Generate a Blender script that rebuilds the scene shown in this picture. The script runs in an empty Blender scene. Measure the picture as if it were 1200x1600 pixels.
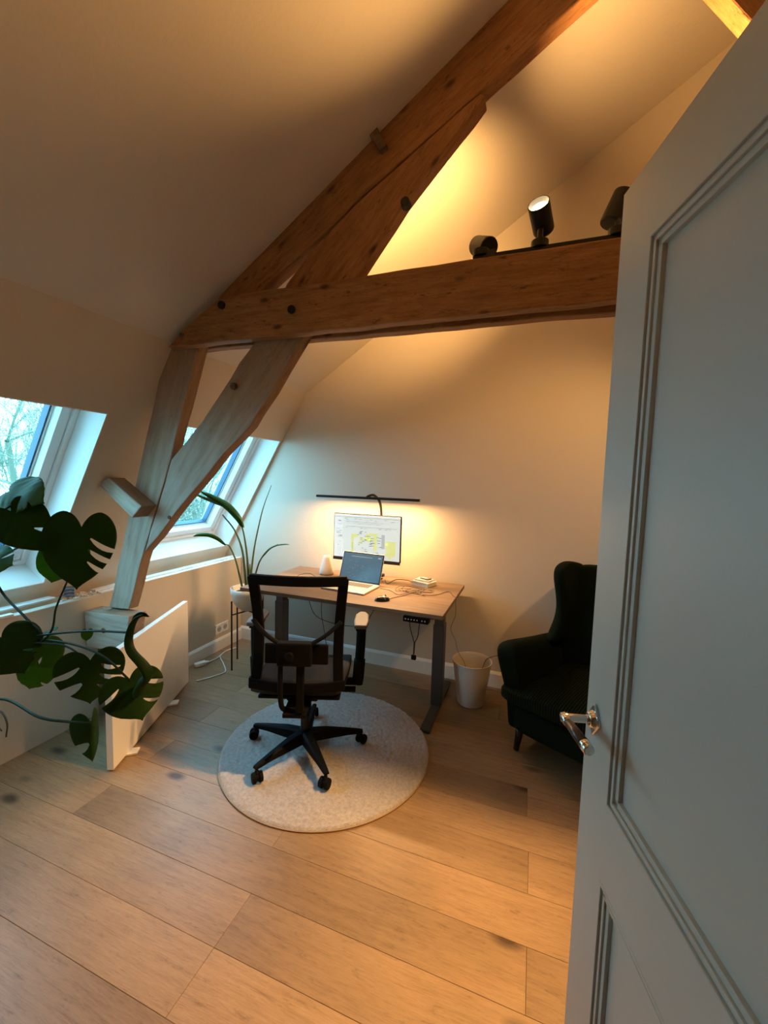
import bpy, bmesh, math, random
from mathutils import Vector, Matrix, noise, geometry
from math import sin, cos, pi, radians as rad
C = bpy.context.scene
COL = C.collection
random.seed(7)

# ---------------------------------------------------------------- camera
YAW, PIT, ROL = rad(-19.9678), rad(4.7469), rad(1.6272)
fw = Vector((sin(YAW)*cos(PIT), cos(YAW)*cos(PIT), -sin(PIT)))
rt = Vector((cos(YAW), -sin(YAW), 0)); up = rt.cross(fw)
rt, up = rt*cos(ROL)+up*sin(ROL), -rt*sin(ROL)+up*cos(ROL)
cd = bpy.data.cameras.new('camera'); cam = bpy.data.objects.new('camera', cd); COL.objects.link(cam)
m = Matrix((rt, up, -fw)).transposed().to_4x4(); m.translation = (0, 0, 1.6)
cam.matrix_world = m
cd.sensor_fit = 'VERTICAL'; cd.sensor_height = 36; cd.lens = 644.73*36/1600; cd.clip_start = 0.02; cd.clip_end = 300
C.camera = cam

# ---------------------------------------------------------------- light + exposure
C.view_settings.view_transform = 'Standard'; C.view_settings.look = 'None'
C.view_settings.gamma = 1; C.view_settings.use_curve_mapping = False
C.view_settings.exposure = 0.08
W = bpy.data.worlds.new('sky'); C.world = W; W.use_nodes = True
wb = W.node_tree.nodes['Background']; wb.inputs[0].default_value = (0.27, 0.68, 1.0, 1); wb.inputs[1].default_value = 11.5
C.cycles.max_bounces = 10; C.cycles.diffuse_bounces = 6; C.cycles.transparent_max_bounces = 12
C.cycles.caustics_reflective = False; C.cycles.caustics_refractive = False
C.cycles.sample_clamp_indirect = 6
C.cycles.use_denoising = True

def lamp(kind, name, loc, to, power, color, **k):
    d = bpy.data.lights.new(name, kind); o = bpy.data.objects.new(name, d); COL.objects.link(o)
    o.location = loc; d.energy = power; d.color = color
    v = Vector(to)-Vector(loc); o.rotation_euler = v.to_track_quat('-Z', 'Y').to_euler()
    for a, b in k.items(): setattr(d, a, b)
    return o
WARM = (1.0, 0.55, 0.185)
SPOTS = {  # head position, aim, power
    'a': ((-0.262, 1.865, 2.590), (-0.85, 2.62, 3.12), 82),
    'b': ((-0.035, 1.800, 2.630), (-0.30, .70, 3.21), 36),
    'c': ((0.235, 1.850, 2.640), (0.75, 1.95, 3.9), 78),
    'd': ((0.62, 1.749, 2.590), (-0.60, 1.55, 0.0), 430),
    'e': ((0.95, 1.88, 2.600), (0.05, 3.1, 1.5), 42),
}

# ---------------------------------------------------------------- helpers
def new_mesh(name, bm):
    me = bpy.data.meshes.new(name); bmesh.ops.recalc_face_normals(bm, faces=bm.faces[:]); bm.to_mesh(me); bm.free(); return me
def obj(name, bm, mat, parent=None, smooth=False, bevel=0, seg=2, subd=0, rootm=None, label=None, keepn=False):
    me = bpy.data.meshes.new(name)
    if not keepn: bmesh.ops.recalc_face_normals(bm, faces=bm.faces[:])
    bm.to_mesh(me); bm.free()
    if isinstance(mat, (list, tuple)):
        for q in mat: me.materials.append(q)
    elif mat: me.materials.append(mat)
    o = bpy.data.objects.new(name, me); COL.objects.link(o)
    if smooth:
        for p in me.polygons: p.use_smooth = True
    if bevel:
        b = o.modifiers.new('b', 'BEVEL'); b.width = bevel; b.segments = seg; b.limit_method = 'ANGLE'; b.angle_limit = rad(35)
    if subd:
        s = o.modifiers.new('s', 'SUBSURF'); s.levels = subd; s.render_levels = subd
    if parent:
        o.parent = parent
        if rootm is not None: o.matrix_parent_inverse = rootm
    if label: o['label'] = label
    return o
def tag(o, label, cat, group=None):
    o['label'] = label; o['category'] = cat
    if group: o['group'] = group
    return o
def thing(name, label, cat, loc=(0, 0, 0), rotz=0, group=None):
    o = bpy.data.objects.new(name, None); COL.objects.link(o); o.empty_display_size = .05
    o.location = loc; o.rotation_euler = (0, 0, rotz); tag(o, label, cat, group); return o
def inv(root):   # parent inverse for parts modelled in room coordinates
    return (Matrix.Translation(root.location) @ root.rotation_euler.to_matrix().to_4x4()).inverted()
def struct(o): o['kind'] = 'structure'; return o
def sempty(name, loc=(0, 0, 0)):
    o = bpy.data.objects.new(name, None); COL.objects.link(o); o.location = loc; o['kind'] = 'structure'; return o
def B(): return bmesh.new()
def box(bm, x0, x1, y0, y1, z0, z1, mx=None, mi=0):
    r = bmesh.ops.create_cube(bm, size=1)
    for v in r['verts']:
        v.co = Vector(((x0+x1)/2+v.co.x*(x1-x0), (y0+y1)/2+v.co.y*(y1-y0), (z0+z1)/2+v.co.z*(z1-z0)))
        if mx is not None: v.co = mx @ v.co
    for f in {f for v in r['verts'] for f in v.link_faces}: f.material_index = mi
    return r['verts']
def basis(d):
    d = d.normalized(); a = Vector((0, 0, 1)) if abs(d.z) < .9 else Vector((1, 0, 0))
    u = d.cross(a).normalized(); return u, d.cross(u)
def cyl(bm, p0, p1, r0, r1=None, n=16, cap=True):
    p0, p1 = Vector(p0), Vector(p1); r1 = r0 if r1 is None else r1
    u, v = basis(p1-p0); A = []; Bb = []
    for i in range(n):
        a = 2*pi*i/n; d = u*cos(a)+v*sin(a); A.append(bm.verts.new(p0+d*r0)); Bb.append(bm.verts.new(p1+d*r1))
    for i in range(n): bm.faces.new((A[i], A[(i+1) % n], Bb[(i+1) % n], Bb[i]))
    if cap: bm.faces.new(A[::-1]); bm.faces.new(Bb)
def smoothpts(pts, k=6):
    P = [Vector(p) for p in pts]
    if len(P) < 3: return P
    Q = [P[0]*2-P[1]]+P+[P[-1]*2-P[-2]]; o = []
    for i in range(1, len(Q)-2):
        a, b, c, d = Q[i-1:i+3]
        for j in range(k):
            t = j/k; o.append(.5*((2*b)+(c-a)*t+(2*a-5*b+4*c-d)*t*t+(-a+3*b-3*c+d)*t**3))
    o.append(P[-1]); return o
def tube(bm, pts, r, n=8, k=6, taper=None, flat=1.0):
    P = smoothpts(pts, k); N = len(P); prev = None; rings = []
    for i, p in enumerate(P):
        d = (P[min(i+1, N-1)]-P[max(i-1, 0)]).normalized()
        if prev is None: u, v = basis(d)
        else:
            u = (prev-d*prev.dot(d)).normalized(); v = d.cross(u)
        prev = u
        rr = r if taper is None else r+(taper-r)*i/(N-1)
        rings.append([bm.verts.new(p+(u*cos(2*pi*j/n)+v*sin(2*pi*j/n)*flat)*rr) for j in range(n)])
    for a, b in zip(rings, rings[1:]):
        for j in range(n): bm.faces.new((a[j], a[(j+1) % n], b[(j+1) % n], b[j]))
    bm.faces.new(rings[0][::-1]); bm.faces.new(rings[-1])
def lathe(bm, prof, n=40, c=(0, 0, 0), close=False):
    R = []
    for r, z in prof:
        if r < 1e-5: R.append([bm.verts.new((c[0], c[1], c[2]+z))])
        else: R.append([bm.verts.new((c[0]+r*cos(2*pi*i/n), c[1]+r*sin(2*pi*i/n), c[2]+z)) for i in range(n)])
    for a, b in zip(R, R[1:]):
        for i in range(n):
            if len(a) == 1 and len(b) == 1: continue
            if len(a) == 1: bm.faces.new((a[0], b[i], b[(i+1) % n]))
            elif len(b) == 1: bm.faces.new((a[i], a[(i+1) % n], b[0]))
            else: bm.faces.new((a[i], a[(i+1) % n], b[(i+1) % n], b[i]))
def prism(bm, poly, f0, f1):
    """poly: 2-D points, f0/f1 map them to the two caps"""
    a = [bm.verts.new(f0(*p)) for p in poly]; b = [bm.verts.new(f1(*p)) for p in poly]; n = len(poly)
    bm.faces.new(a[::-1]); bm.faces.new(b)
    for i in range(n): bm.faces.new((a[i], a[(i+1) % n], b[(i+1) % n], b[i]))

# ---------------------------------------------------------------- materials
def M(name, col, rough=.6, metal=0, spec=.5, bump=None, emit=None, var=None, trans=None, sheen=0):
    m = bpy.data.materials.new(name); m.use_nodes = True; nt = m.node_tree; b = nt.nodes['Principled BSDF']
    b.inputs['Base Color'].default_value = (*col, 1); b.inputs['Roughness'].default_value = rough
    b.inputs['Metallic'].default_value = metal; b.inputs['Specular IOR Level'].default_value = spec
    if sheen: b.inputs['Sheen Weight'].default_value = sheen
    if emit: b.inputs['Emission Color'].default_value = (*emit[:3], 1); b.inputs['Emission Strength'].default_value = emit[3]
    tc = nt.nodes.new('ShaderNodeTexCoord')
    if var:   # (colour2, scale)
        n = nt.nodes.new('ShaderNodeTexNoise'); n.inputs['Scale'].default_value = var[1]; n.inputs['Detail'].default_value = 5
        nt.links.new(tc.outputs['Object'], n.inputs['Vector'])
        r = nt.nodes.new('ShaderNodeValToRGB'); r.color_ramp.elements[0].color = (*col, 1); r.color_ramp.elements[1].color = (*var[0], 1)
        r.color_ramp.elements[0].position = .35; r.color_ramp.elements[1].position = .7
        nt.links.new(n.outputs['Fac'], r.inputs[0]); nt.links.new(r.outputs[0], b.inputs['Base Color'])
    if bump:  # (scale, strength)
        n = nt.nodes.new('ShaderNodeTexNoise'); n.inputs['Scale'].default_value = bump[0]; n.inputs['Detail'].default_value = 6
        nt.links.new(tc.outputs['Object'], n.inputs['Vector'])
        bb = nt.nodes.new('ShaderNodeBump'); bb.inputs['Strength'].default_value = bump[1]; bb.inputs['Distance'].default_value = .01
        nt.links.new(n.outputs['Fac'], bb.inputs['Height']); nt.links.new(bb.outputs[0], b.inputs['Normal'])
    return m
def wood(name, c1, c2, c3, rough=.6, ax='X', stretch=12, knots=0.0, bump=.25, gs=9, rnd=False, knotscale=2.2, white=None, wood_spec=.3, fine=.35, flecks=0):
    m = bpy.data.materials.new(name); m.use_nodes = True; nt = m.node_tree; N = nt.nodes.new; L = nt.links.new
    b = nt.nodes['Principled BSDF']; b.inputs['Roughness'].default_value = rough; b.inputs['Specular IOR Level'].default_value = wood_spec
    tc = N('ShaderNodeTexCoord'); mp = N('ShaderNodeMapping')
    s = {'X': (1, stretch, stretch), 'Y': (stretch, 1, stretch), 'Z': (stretch, stretch, 1)}[ax]
    mp.inputs['Scale'].default_value = s
    src = tc.outputs['Object']
    if rnd:
        oi = N('ShaderNodeObjectInfo'); mu = N('ShaderNodeMath'); mu.operation = 'MULTIPLY'; mu.inputs[1].default_value = 37
        L(oi.outputs['Random'], mu.inputs[0]); ad = N('ShaderNodeVectorMath'); ad.operation = 'ADD'
        L(src, ad.inputs[0]); L(mu.outputs[0], ad.inputs[1]); src = ad.outputs[0]
    # warp so that the grain wanders
    wn = N('ShaderNodeTexNoise'); wn.inputs['Scale'].default_value = 1.6; L(src, wn.inputs['Vector'])
    wv = N('ShaderNodeVectorMath'); wv.operation = 'SCALE'; wv.inputs['Scale'].default_value = .035; L(wn.outputs['Color'], wv.inputs[0])
    wa = N('ShaderNodeVectorMath'); wa.operation = 'ADD'; L(src, wa.inputs[0]); L(wv.outputs[0], wa.inputs[1])
    L(wa.outputs[0], mp.inputs['Vector'])
    n1 = N('ShaderNodeTexNoise'); n1.inputs['Scale'].default_value = gs*.35; n1.inputs['Detail'].default_value = 8; n1.inputs['Roughness'].default_value = .65; L(mp.outputs[0], n1.inputs['Vector'])
    n2 = N('ShaderNodeTexNoise'); n2.inputs['Scale'].default_value = 1.5; n2.inputs['Detail'].default_value = 3; L(src, n2.inputs['Vector'])
    r = N('ShaderNodeValToRGB'); e = r.color_ramp.elements; e[0].color = (*c1, 1); e[1].color = (*c3, 1); e[0].position = .32; e[1].position = .68
    x = e.new(.5); x.color = (*c2, 1)
    fn = N('ShaderNodeTexNoise'); fn.inputs['Scale'].default_value = gs*1.6; fn.inputs['Detail'].default_value = 10; fn.inputs['Roughness'].default_value = .75; L(mp.outputs[0], fn.inputs['Vector'])
    av = N('ShaderNodeMix'); av.data_type = 'FLOAT'; av.inputs[0].default_value = fine; L(n1.outputs['Fac'], av.inputs[2]); L(fn.outputs['Fac'], av.inputs[3])
    L(av.outputs[0], r.inputs[0]); col = r.outputs[0]
    if flecks:
        fm = N('ShaderNodeMapping'); fm.inputs['Scale'].default_value = {'X': (1, 3.5, 3.5), 'Y': (3.5, 1, 3.5), 'Z': (3.5, 3.5, 1)}[ax]; L(wa.outputs[0], fm.inputs['Vector'])
        f2 = N('ShaderNodeTexNoise'); f2.inputs['Scale'].default_value = 13; f2.inputs['Detail'].default_value = 9; f2.inputs['Roughness'].default_value = .8; L(fm.outputs[0], f2.inputs['Vector'])
        fr = N('ShaderNodeMapRange'); fr.inputs['From Min'].default_value = .56; fr.inputs['From Max'].default_value = .66; fr.inputs['To Max'].default_value = flecks; L(f2.outputs['Fac'], fr.inputs['Value'])
        fx = N('ShaderNodeMix'); fx.data_type = 'RGBA'; L(fr.outputs[0], fx.inputs['Factor']); L(col, fx.inputs[6]); fx.inputs[7].default_value = (c1[0]*.3, c1[1]*.28, c1[2]*.28, 1); col = fx.outputs[2]
    mx = N('ShaderNodeMix'); mx.data_type = 'RGBA'; mx.blend_type = 'MULTIPLY'; mx.inputs['Factor'].default_value = .55
    r2 = N('ShaderNodeValToRGB'); r2.color_ramp.elements[0].color = (.50, .47, .44, 1); r2.color_ramp.elements[1].color = (1.2, 1.15, 1.1, 1)
    r2.color_ramp.elements[0].position = .3; r2.color_ramp.elements[1].position = .65
    L(n2.outputs['Fac'], r2.inputs[0]); L(col, mx.inputs[6]); L(r2.outputs[0], mx.inputs[7]); col = mx.outputs[2]
    if knots:
        mk = N('ShaderNodeMapping'); mk.inputs['Scale'].default_value = {'X': (1, 2.2, 2.2), 'Y': (2.2, 1, 2.2), 'Z': (2.2, 2.2, 1)}[ax]
        L(wa.outputs[0], mk.inputs['Vector'])
        v = N('ShaderNodeTexVoronoi'); v.inputs['Scale'].default_value = knotscale; v.inputs['Randomness'].default_value = 1; L(mk.outputs[0], v.inputs['Vector'])
        kr = N('ShaderNodeValToRGB'); kr.color_ramp.elements[0].color = (knots, knots, knots, 1); kr.color_ramp.elements[1].color = (0, 0, 0, 1)
        kr.color_ramp.elements[0].position = .05; kr.color_ramp.elements[1].position = .15
        L(v.outputs['Distance'], kr.inputs[0])
        mk2 = N('ShaderNodeMix'); mk2.data_type = 'RGBA'; L(kr.outputs[0], mk2.inputs['Factor']); L(col, mk2.inputs[6]); mk2.inputs[7].default_value = (c1[0]*.25, c1[1]*.2, c1[2]*.18, 1)
        col = mk2.outputs[2]
    if white:   # (colour, z low, z high): old lime wash left on the timber, more of it lower down
        ge = N('ShaderNodeNewGeometry'); sp = N('ShaderNodeSeparateXYZ'); L(ge.outputs['Position'], sp.inputs[0])
        mr = N('ShaderNodeMapRange'); mr.inputs['From Min'].default_value = white[1]; mr.inputs['From Max'].default_value = white[2]
        mr.inputs['To Min'].default_value = .85; mr.inputs['To Max'].default_value = .02; L(sp.outputs['Z'], mr.inputs['Value'])
        n3 = N('ShaderNodeTexNoise'); n3.inputs['Scale'].default_value = 3.5; n3.inputs['Detail'].default_value = 7; L(mp.outputs[0], n3.inputs['Vector'])
        r3 = N('ShaderNodeMapRange'); r3.inputs['From Min'].default_value = .12; r3.inputs['From Max'].default_value = .58; L(n3.outputs['Fac'], r3.inputs['Value'])
        mm = N('ShaderNodeMath'); mm.operation = 'MULTIPLY'; L(mr.outputs[0], mm.inputs[0])
        sn = N('ShaderNodeSeparateXYZ'); L(ge.outputs['True Normal'], sn.inputs[0])     # full wash on faces turned to -y, much less on the others
        nr = N('ShaderNodeMapRange'); nr.inputs['From Min'].default_value = -.3; nr.inputs['From Max'].default_value = -.8; nr.inputs['To Min'].default_value = .22; nr.inputs['To Max'].default_value = 1; L(sn.outputs['Y'], nr.inputs['Value'])
        m3 = N('ShaderNodeMath'); m3.operation = 'MULTIPLY'; L(nr.outputs[0], m3.inputs[0]); L(r3.outputs[0], m3.inputs[1]); L(m3.outputs[0], mm.inputs[1])
        mw = N('ShaderNodeMix'); mw.data_type = 'RGBA'; L(mm.outputs[0], mw.inputs['Factor']); L(col, mw.inputs[6]); mw.inputs[7].default_value = (*white[0], 1)
        col = mw.outputs[2]
    if rnd:
        hs = N('ShaderNodeHueSaturation'); mr = N('ShaderNodeMapRange'); mr.inputs['To Min'].default_value = .86; mr.inputs['To Max'].default_value = 1.12
        L(oi.outputs['Random'], mr.inputs['Value']); L(mr.outputs[0], hs.inputs['Value']); L(col, hs.inputs['Color']); col = hs.outputs[0]
    L(col, b.inputs['Base Color'])
    bb = N('ShaderNodeBump'); bb.inputs['Strength'].default_value = bump; bb.inputs['Distance'].default_value = .006
    L(n1.outputs['Fac'], bb.inputs['Height']); L(bb.outputs[0], b.inputs['Normal'])
    return m
wall_m = M('plaster paint', (.62, .545, .44), .85, bump=(60, .12), spec=.25)
white_m = M('white paint', (.80, .80, .78), .45)
door_m = M('pale grey green door paint', (.43, .425, .36), .42, bump=(180, .03))
board_m = M('white melamine', (.80, .78, .74), .35)
floor_m = wood('oak floor', (.17, .102, .055), (.275, .182, .102), (.335, .232, .138), rough=.42, ax='X', stretch=14, knots=.9, bump=.08, flecks=.40, fine=.55, gs=13, rnd=True, knotscale=2.0, wood_spec=.4)
beam_m = wood('old pine timber', (.155, .065, .022), (.31, .145, .054), (.43, .215, .088), rough=.62, stretch=9, knots=.85, bump=.6, gs=15, knotscale=4.2, fine=.45, flecks=.9)
post_m = wood('limewashed old timber', (.20, .11, .06), (.30, .18, .10), (.38, .25, .15), rough=.8, stretch=8, knots=.7, bump=.6, gs=14, fine=.5, flecks=.7, white=((.60, .58, .50), .9, 2.35))
dark_end = M('dark old end grain', (.10, .05, .03), .85, bump=(40, .6), var=((.22, .13, .08), 25))
desk_m = wood('grey oak laminate', (.15, .098, .062), (.235, .160, .102), (.31, .215, .142), rough=.45, stretch=14, bump=.12, gs=8)
dsteel = M('dark grey steel', (.045, .05, .055), .45, metal=.2)
black = M('black plastic', (.0035, .0035, .004), .65, spec=.09)
blackm = M('matt black metal', (.010, .0095, .009), .5, spec=.35)
softblk = M('black seat fabric', (.005, .005, .006), .9, bump=(300, .3))
chrome = M('chrome', (.78, .76, .72), .14, metal=1)
ebony = M('dark brown handle grip', (.06, .03, .02), .35)
whitepl = M('white plastic', (.82, .82, .80), .4)
silver = M('silver aluminium', (.72, .70, .66), .35, metal=.6)
keyb = M('grey keys', (.10, .10, .10), .5)
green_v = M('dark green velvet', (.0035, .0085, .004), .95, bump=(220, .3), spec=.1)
darkleg = M('black brown wooden leg', (.01, .008, .006), .4)
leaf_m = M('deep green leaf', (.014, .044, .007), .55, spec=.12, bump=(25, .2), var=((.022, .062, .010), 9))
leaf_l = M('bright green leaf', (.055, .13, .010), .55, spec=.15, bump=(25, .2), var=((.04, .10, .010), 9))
stem_m = M('green stem', (.012, .028, .008), .6, spec=.2)
def translucent(m, col, f):
    nt = m.node_tree; b = nt.nodes['Principled BSDF']; t = nt.nodes.new('ShaderNodeBsdfTranslucent'); t.inputs[0].default_value = (*col, 1)
    x = nt.nodes.new('ShaderNodeMixShader'); x.inputs[0].default_value = f
    nt.links.new(b.outputs[0], x.inputs[1]); nt.links.new(t.outputs[0], x.inputs[2]); nt.links.new(x.outputs[0], nt.nodes['Material Output'].inputs[0])
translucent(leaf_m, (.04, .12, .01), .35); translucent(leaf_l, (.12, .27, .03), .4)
strel_m = M('strelitzia leaf green', (.03, .13, .03), .38, bump=(40, .2), var=((.05, .17, .03), 14))
strel_s = M('strelitzia stalk', (.09, .13, .035), .5)
soil = M('potting soil', (.03, .02, .015), .95, bump=(60, 1))
pot_w = M('pale ceramic', (.62, .63, .58), .5, bump=(30, .08))
terra = M('grey stoneware', (.25, .24, .22), .7)
cablek = M('black cable', (.012, .012, .012), .5)
cablew = M('white cable', (.78, .77, .74), .45)
paper = M('white card', (.8, .78, .74), .7)
rubble_m = M('plaster crumbs', (.75, .72, .66), .95, bump=(80, .5))
gasket = M('blue grey gasket', (.05, .12, .20), .5)
def glassmat():
    m = bpy.data.materials.new('window glass'); m.use_nodes = True; nt = m.node_tree; nt.nodes.remove(nt.nodes['Principled BSDF'])
    t = nt.nodes.new('ShaderNodeBsdfTransparent'); g = nt.nodes.new('ShaderNodeBsdfGlossy'); g.inputs['Roughness'].default_value = .02
    t.inputs[0].default_value = (.93, .98, .97, 1)
    f = nt.nodes.new('ShaderNodeLayerWeight'); f.inputs[0].default_value = .5; pw_ = nt.nodes.new('ShaderNodeMath'); pw_.operation = 'POWER'; pw_.inputs[1].default_value = 5
    nt.links.new(f.outputs['Facing'], pw_.inputs[0]); ml = nt.nodes.new('ShaderNodeMath'); ml.operation = 'MULTIPLY_ADD'; ml.inputs[1].default_value = .9; ml.inputs[2].default_value = .04; nt.links.new(pw_.outputs[0], ml.inputs[0])
    x = nt.nodes.new('ShaderNodeMixShader'); nt.links.new(ml.outputs[0], x.inputs[0]); nt.links.new(t.outputs[0], x.inputs[1]); nt.links.new(g.outputs[0], x.inputs[2])
    nt.links.new(x.outputs[0], nt.nodes['Material Output'].inputs[0]); return m
glass = glassmat()
def netmat():
    m = bpy.data.materials.new('black mesh fabric'); m.use_nodes = True; nt = m.node_tree; b = nt.nodes['Principled BSDF']
    b.inputs['Base Color'].default_value = (.02, .02, .025, 1); b.inputs['Roughness'].default_value = .7
    b.inputs['Alpha'].default_value = .62; return m
net = netmat()
def wickermat():
    m = M('pale woven fibre', (.66, .60, .54), .6); nt = m.node_tree; b = nt.nodes['Principled BSDF']
    tc = nt.nodes.new('ShaderNodeTexCoord'); w = nt.nodes.new('ShaderNodeTexWave'); w.bands_direction = 'Z'; w.inputs['Scale'].default_value = 38; w.inputs['Distortion'].default_value = 1.5
    nt.links.new(tc.outputs['Object'], w.inputs['Vector']); bb = nt.nodes.new('ShaderNodeBump'); bb.inputs['Strength'].default_value = .35; bb.inputs['Distance'].default_value = .004
    nt.links.new(w.outputs['Fac'], bb.inputs['Height']); nt.links.new(bb.outputs[0], b.inputs['Normal'])
    r = nt.nodes.new('ShaderNodeValToRGB'); r.color_ramp.elements[0].color = (.55, .50, .44, 1); r.color_ramp.elements[1].color = (.74, .69, .63, 1)
    nt.links.new(w.outputs['Fac'], r.inputs[0]); nt.links.new(r.outputs[0], b.inputs['Base Color']); return m
wicker = wickermat()

# ================================================================ ROOM
XL, YB, YF, XR = -2.62, 3.22, 0.05, 1.75
CX, CZ, SL = -1.93, 2.312, .67          # crease of the mansard, pitch of the upper slope
RX = 1.0; RZ = CZ+SL*(RX-CX)
K0 = Vector((-2.812, 0, .80)); tdir = Vector((CX-K0.x, 0, CZ-K0.z)); SLEN = tdir.length; tdir.normalize(); nin = Vector((tdir.z, 0, -tdir.x))
def LS(s, y, d): p = K0+tdir*s-nin*d; return Vector((p.x, y, p.z))       # on the steep slope: along, room depth, outward
# floor: slab and oak boards
fl = B(); box(fl, XL-.3, XR+.1, -1.6, YB+.1, -.25, -.018); floor = struct(obj('floor', fl, M('subfloor', (.05, .035, .025), .9)))
w = .196
for i, y0 in enumerate([1.010+w*k for k in range(-14, 12)]):
    y1 = min(y0+w, YB-.001)
    if y0 >= YB-.01: break
    xs = {0: [-.934], 1: [.06], 3: [.06], -1: [-.934], 5: [-1.95]}.get(round((y0-1.010)/w), None)
    if xs is None: xs = [-2.3+random.uniform(0, 1.9)]
    # continue the joints at board length 2.0
    js = set()
    for a in xs:
        k = a
        while k > XL: js.add(k); k -= 2.0
        k = a
        while k < XR: js.add(k); k += 2.0
    js = [XL]+sorted(q for q in js if XL+.12 < q < XR-.12)+[XR]
    for a, b_ in zip(js, js[1:]):
        bm = B(); L_ = b_-a; box(bm, -L_/2, L_/2, -(y1-y0)/2, (y1-y0)/2, -.014, 0)
        o = obj('floor_board', bm, floor_m, floor, bevel=.0008, seg=1); o.location = ((a+b_)/2, (y0+y1)/2, random.uniform(-.0004, 0))
        for v in o.data.vertices: v.co.x *= 1-.0009/L_; v.co.y *= 1-.0009/w
# back gable wall
prof = [(XL-.25, -.2), (XR+.2, -.2), (XR+.2, RZ-SL*(XR-RX)+.3), (RX, RZ+.3), (CX-.2, CZ+.2), (K0.x-.5, .8)]
bm = B(); prism(bm, prof, lambda x, z: (x, YB, z), lambda x, z: (x, YB+.15, z)); struct(obj('wall_back', bm, wall_m))
# front wall with the doorway the camera stands in
bm = B()
for x0, x1, z0, z1 in ((XL-.9, -.56, -.2, 4.4), (.40, XR+.2, -.2, 4.4), (-.56, .40, 2.24, 4.4)): box(bm, x0, x1, YF-.12, YF, z0, z1)
struct(obj('wall_front', bm, wall_m))
bm = B()
for x0, x1, z0, z1 in ((-.56, -.52, 0, 2.24), (.36, .40, 0, 2.24), (-.56, .40, 2.2, 2.24)): box(bm, x0, x1, YF-.13, YF+.012, z0, z1)
struct(obj('trim_1', bm, white_m, bevel=.003))
# landing behind the camera
bm = B(); box(bm, -1.4, -1.3, -1.6, YF-.12, -.1, 2.7); box(bm, 1.2, 1.3, -1.6, YF-.12, -.1, 2.7); box(bm, -1.4, 1.3, -1.7, -1.6, -.1, 2.7); box(bm, -1.4, 1.3, -1.7, YF-.12, 2.6, 2.7)
struct(obj('wall_landing', bm, wall_m))
bm = B(); box(bm, XR, XR+.12, YF-.1, YB+.1, -.2, 4.4); struct(obj('wall_right', bm, wall_m))
# knee wall with its ledge
bm = B(); box(bm, XL-.13, XL, YF-.05, YB, -.2, .795); box(bm, XL-.55, XL-.12, YF-.05, YB, -.2, .76)
struct(obj('wall_left', bm, wall_m, bevel=.006))
bm = B(); box(bm, XL-.035, XL+.004, 1.85, YB, .795, .803); box(bm, XL-.10, XL-.05, 1.85, YB, .795, .812)
struct(obj('trim_2', bm, white_m, bevel=.002))
# steep slope with two window openings
WINS = [(.48, 1.60), (2.08, 3.195)]; S0, S1 = .125, 1.275; TH = .36
bm = B()
def sl(bm, s0, s1, y0, y1, d0=0, d1=TH):
    v = [LS(s, y, d) for d in (d0, d1) for y in (y0, y1) for s in (s0, s1)]
    V = [bm.verts.new(q) for q in v]
    for f in ((0, 1, 3, 2), (4, 6, 7, 5), (0, 4, 5, 1), (2, 3, 7, 6), (0, 2, 6, 4), (1, 5, 7, 3)): bm.faces.new([V[i] for i in f])
sl(bm, S1, SLEN+.15, YF-.1, YB+.1)
for a, b_ in ((YF-.1, .48), (1.60, 2.08), (3.195, YB+.1)): sl(bm, -.05, S1+.001, a, b_)
for a, b_ in WINS: sl(bm, -.02, S0, a-.001, b_+.001)
struct(obj('ceiling_lower_slope', bm, wall_m))
# upper slopes
bm = B(); q = Vector((-SL, 0, 1)).normalized()*.2
prism(bm, [(CX-.001, CZ), (RX, RZ), (RX, RZ+.25), (CX-.18, CZ+.2)], lambda x, z: (x, YF-.1, z), lambda x, z: (x, YB+.05, z))
prism(bm, [(RX, RZ), (XR+.2, RZ-SL*(XR+.2-RX)), (XR+.2, RZ-SL*(XR+.2-RX)+.25), (RX, RZ+.25)], lambda x, z: (x, YF-.1, z), lambda x, z: (x, YB+.05, z))
struct(obj('ceiling', bm, wall_m))
# baseboards
def base_prof(h=.125, t=.016): return [(0, 0), (t, 0), (t, h-.02), (t*.45, h-.006), (0, h)]
bm = B(); prism(bm, base_prof(), lambda a, z: (XL, YB-a, z), lambda a, z: (XR, YB-a, z)); struct(obj('baseboard_back', bm, white_m))
bm = B(); prism(bm, base_prof(.11), lambda a, z: (XL+a, 1.88, z), lambda a, z: (XL+a, YB, z)); struct(obj('baseboard_left', bm, white_m))

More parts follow.
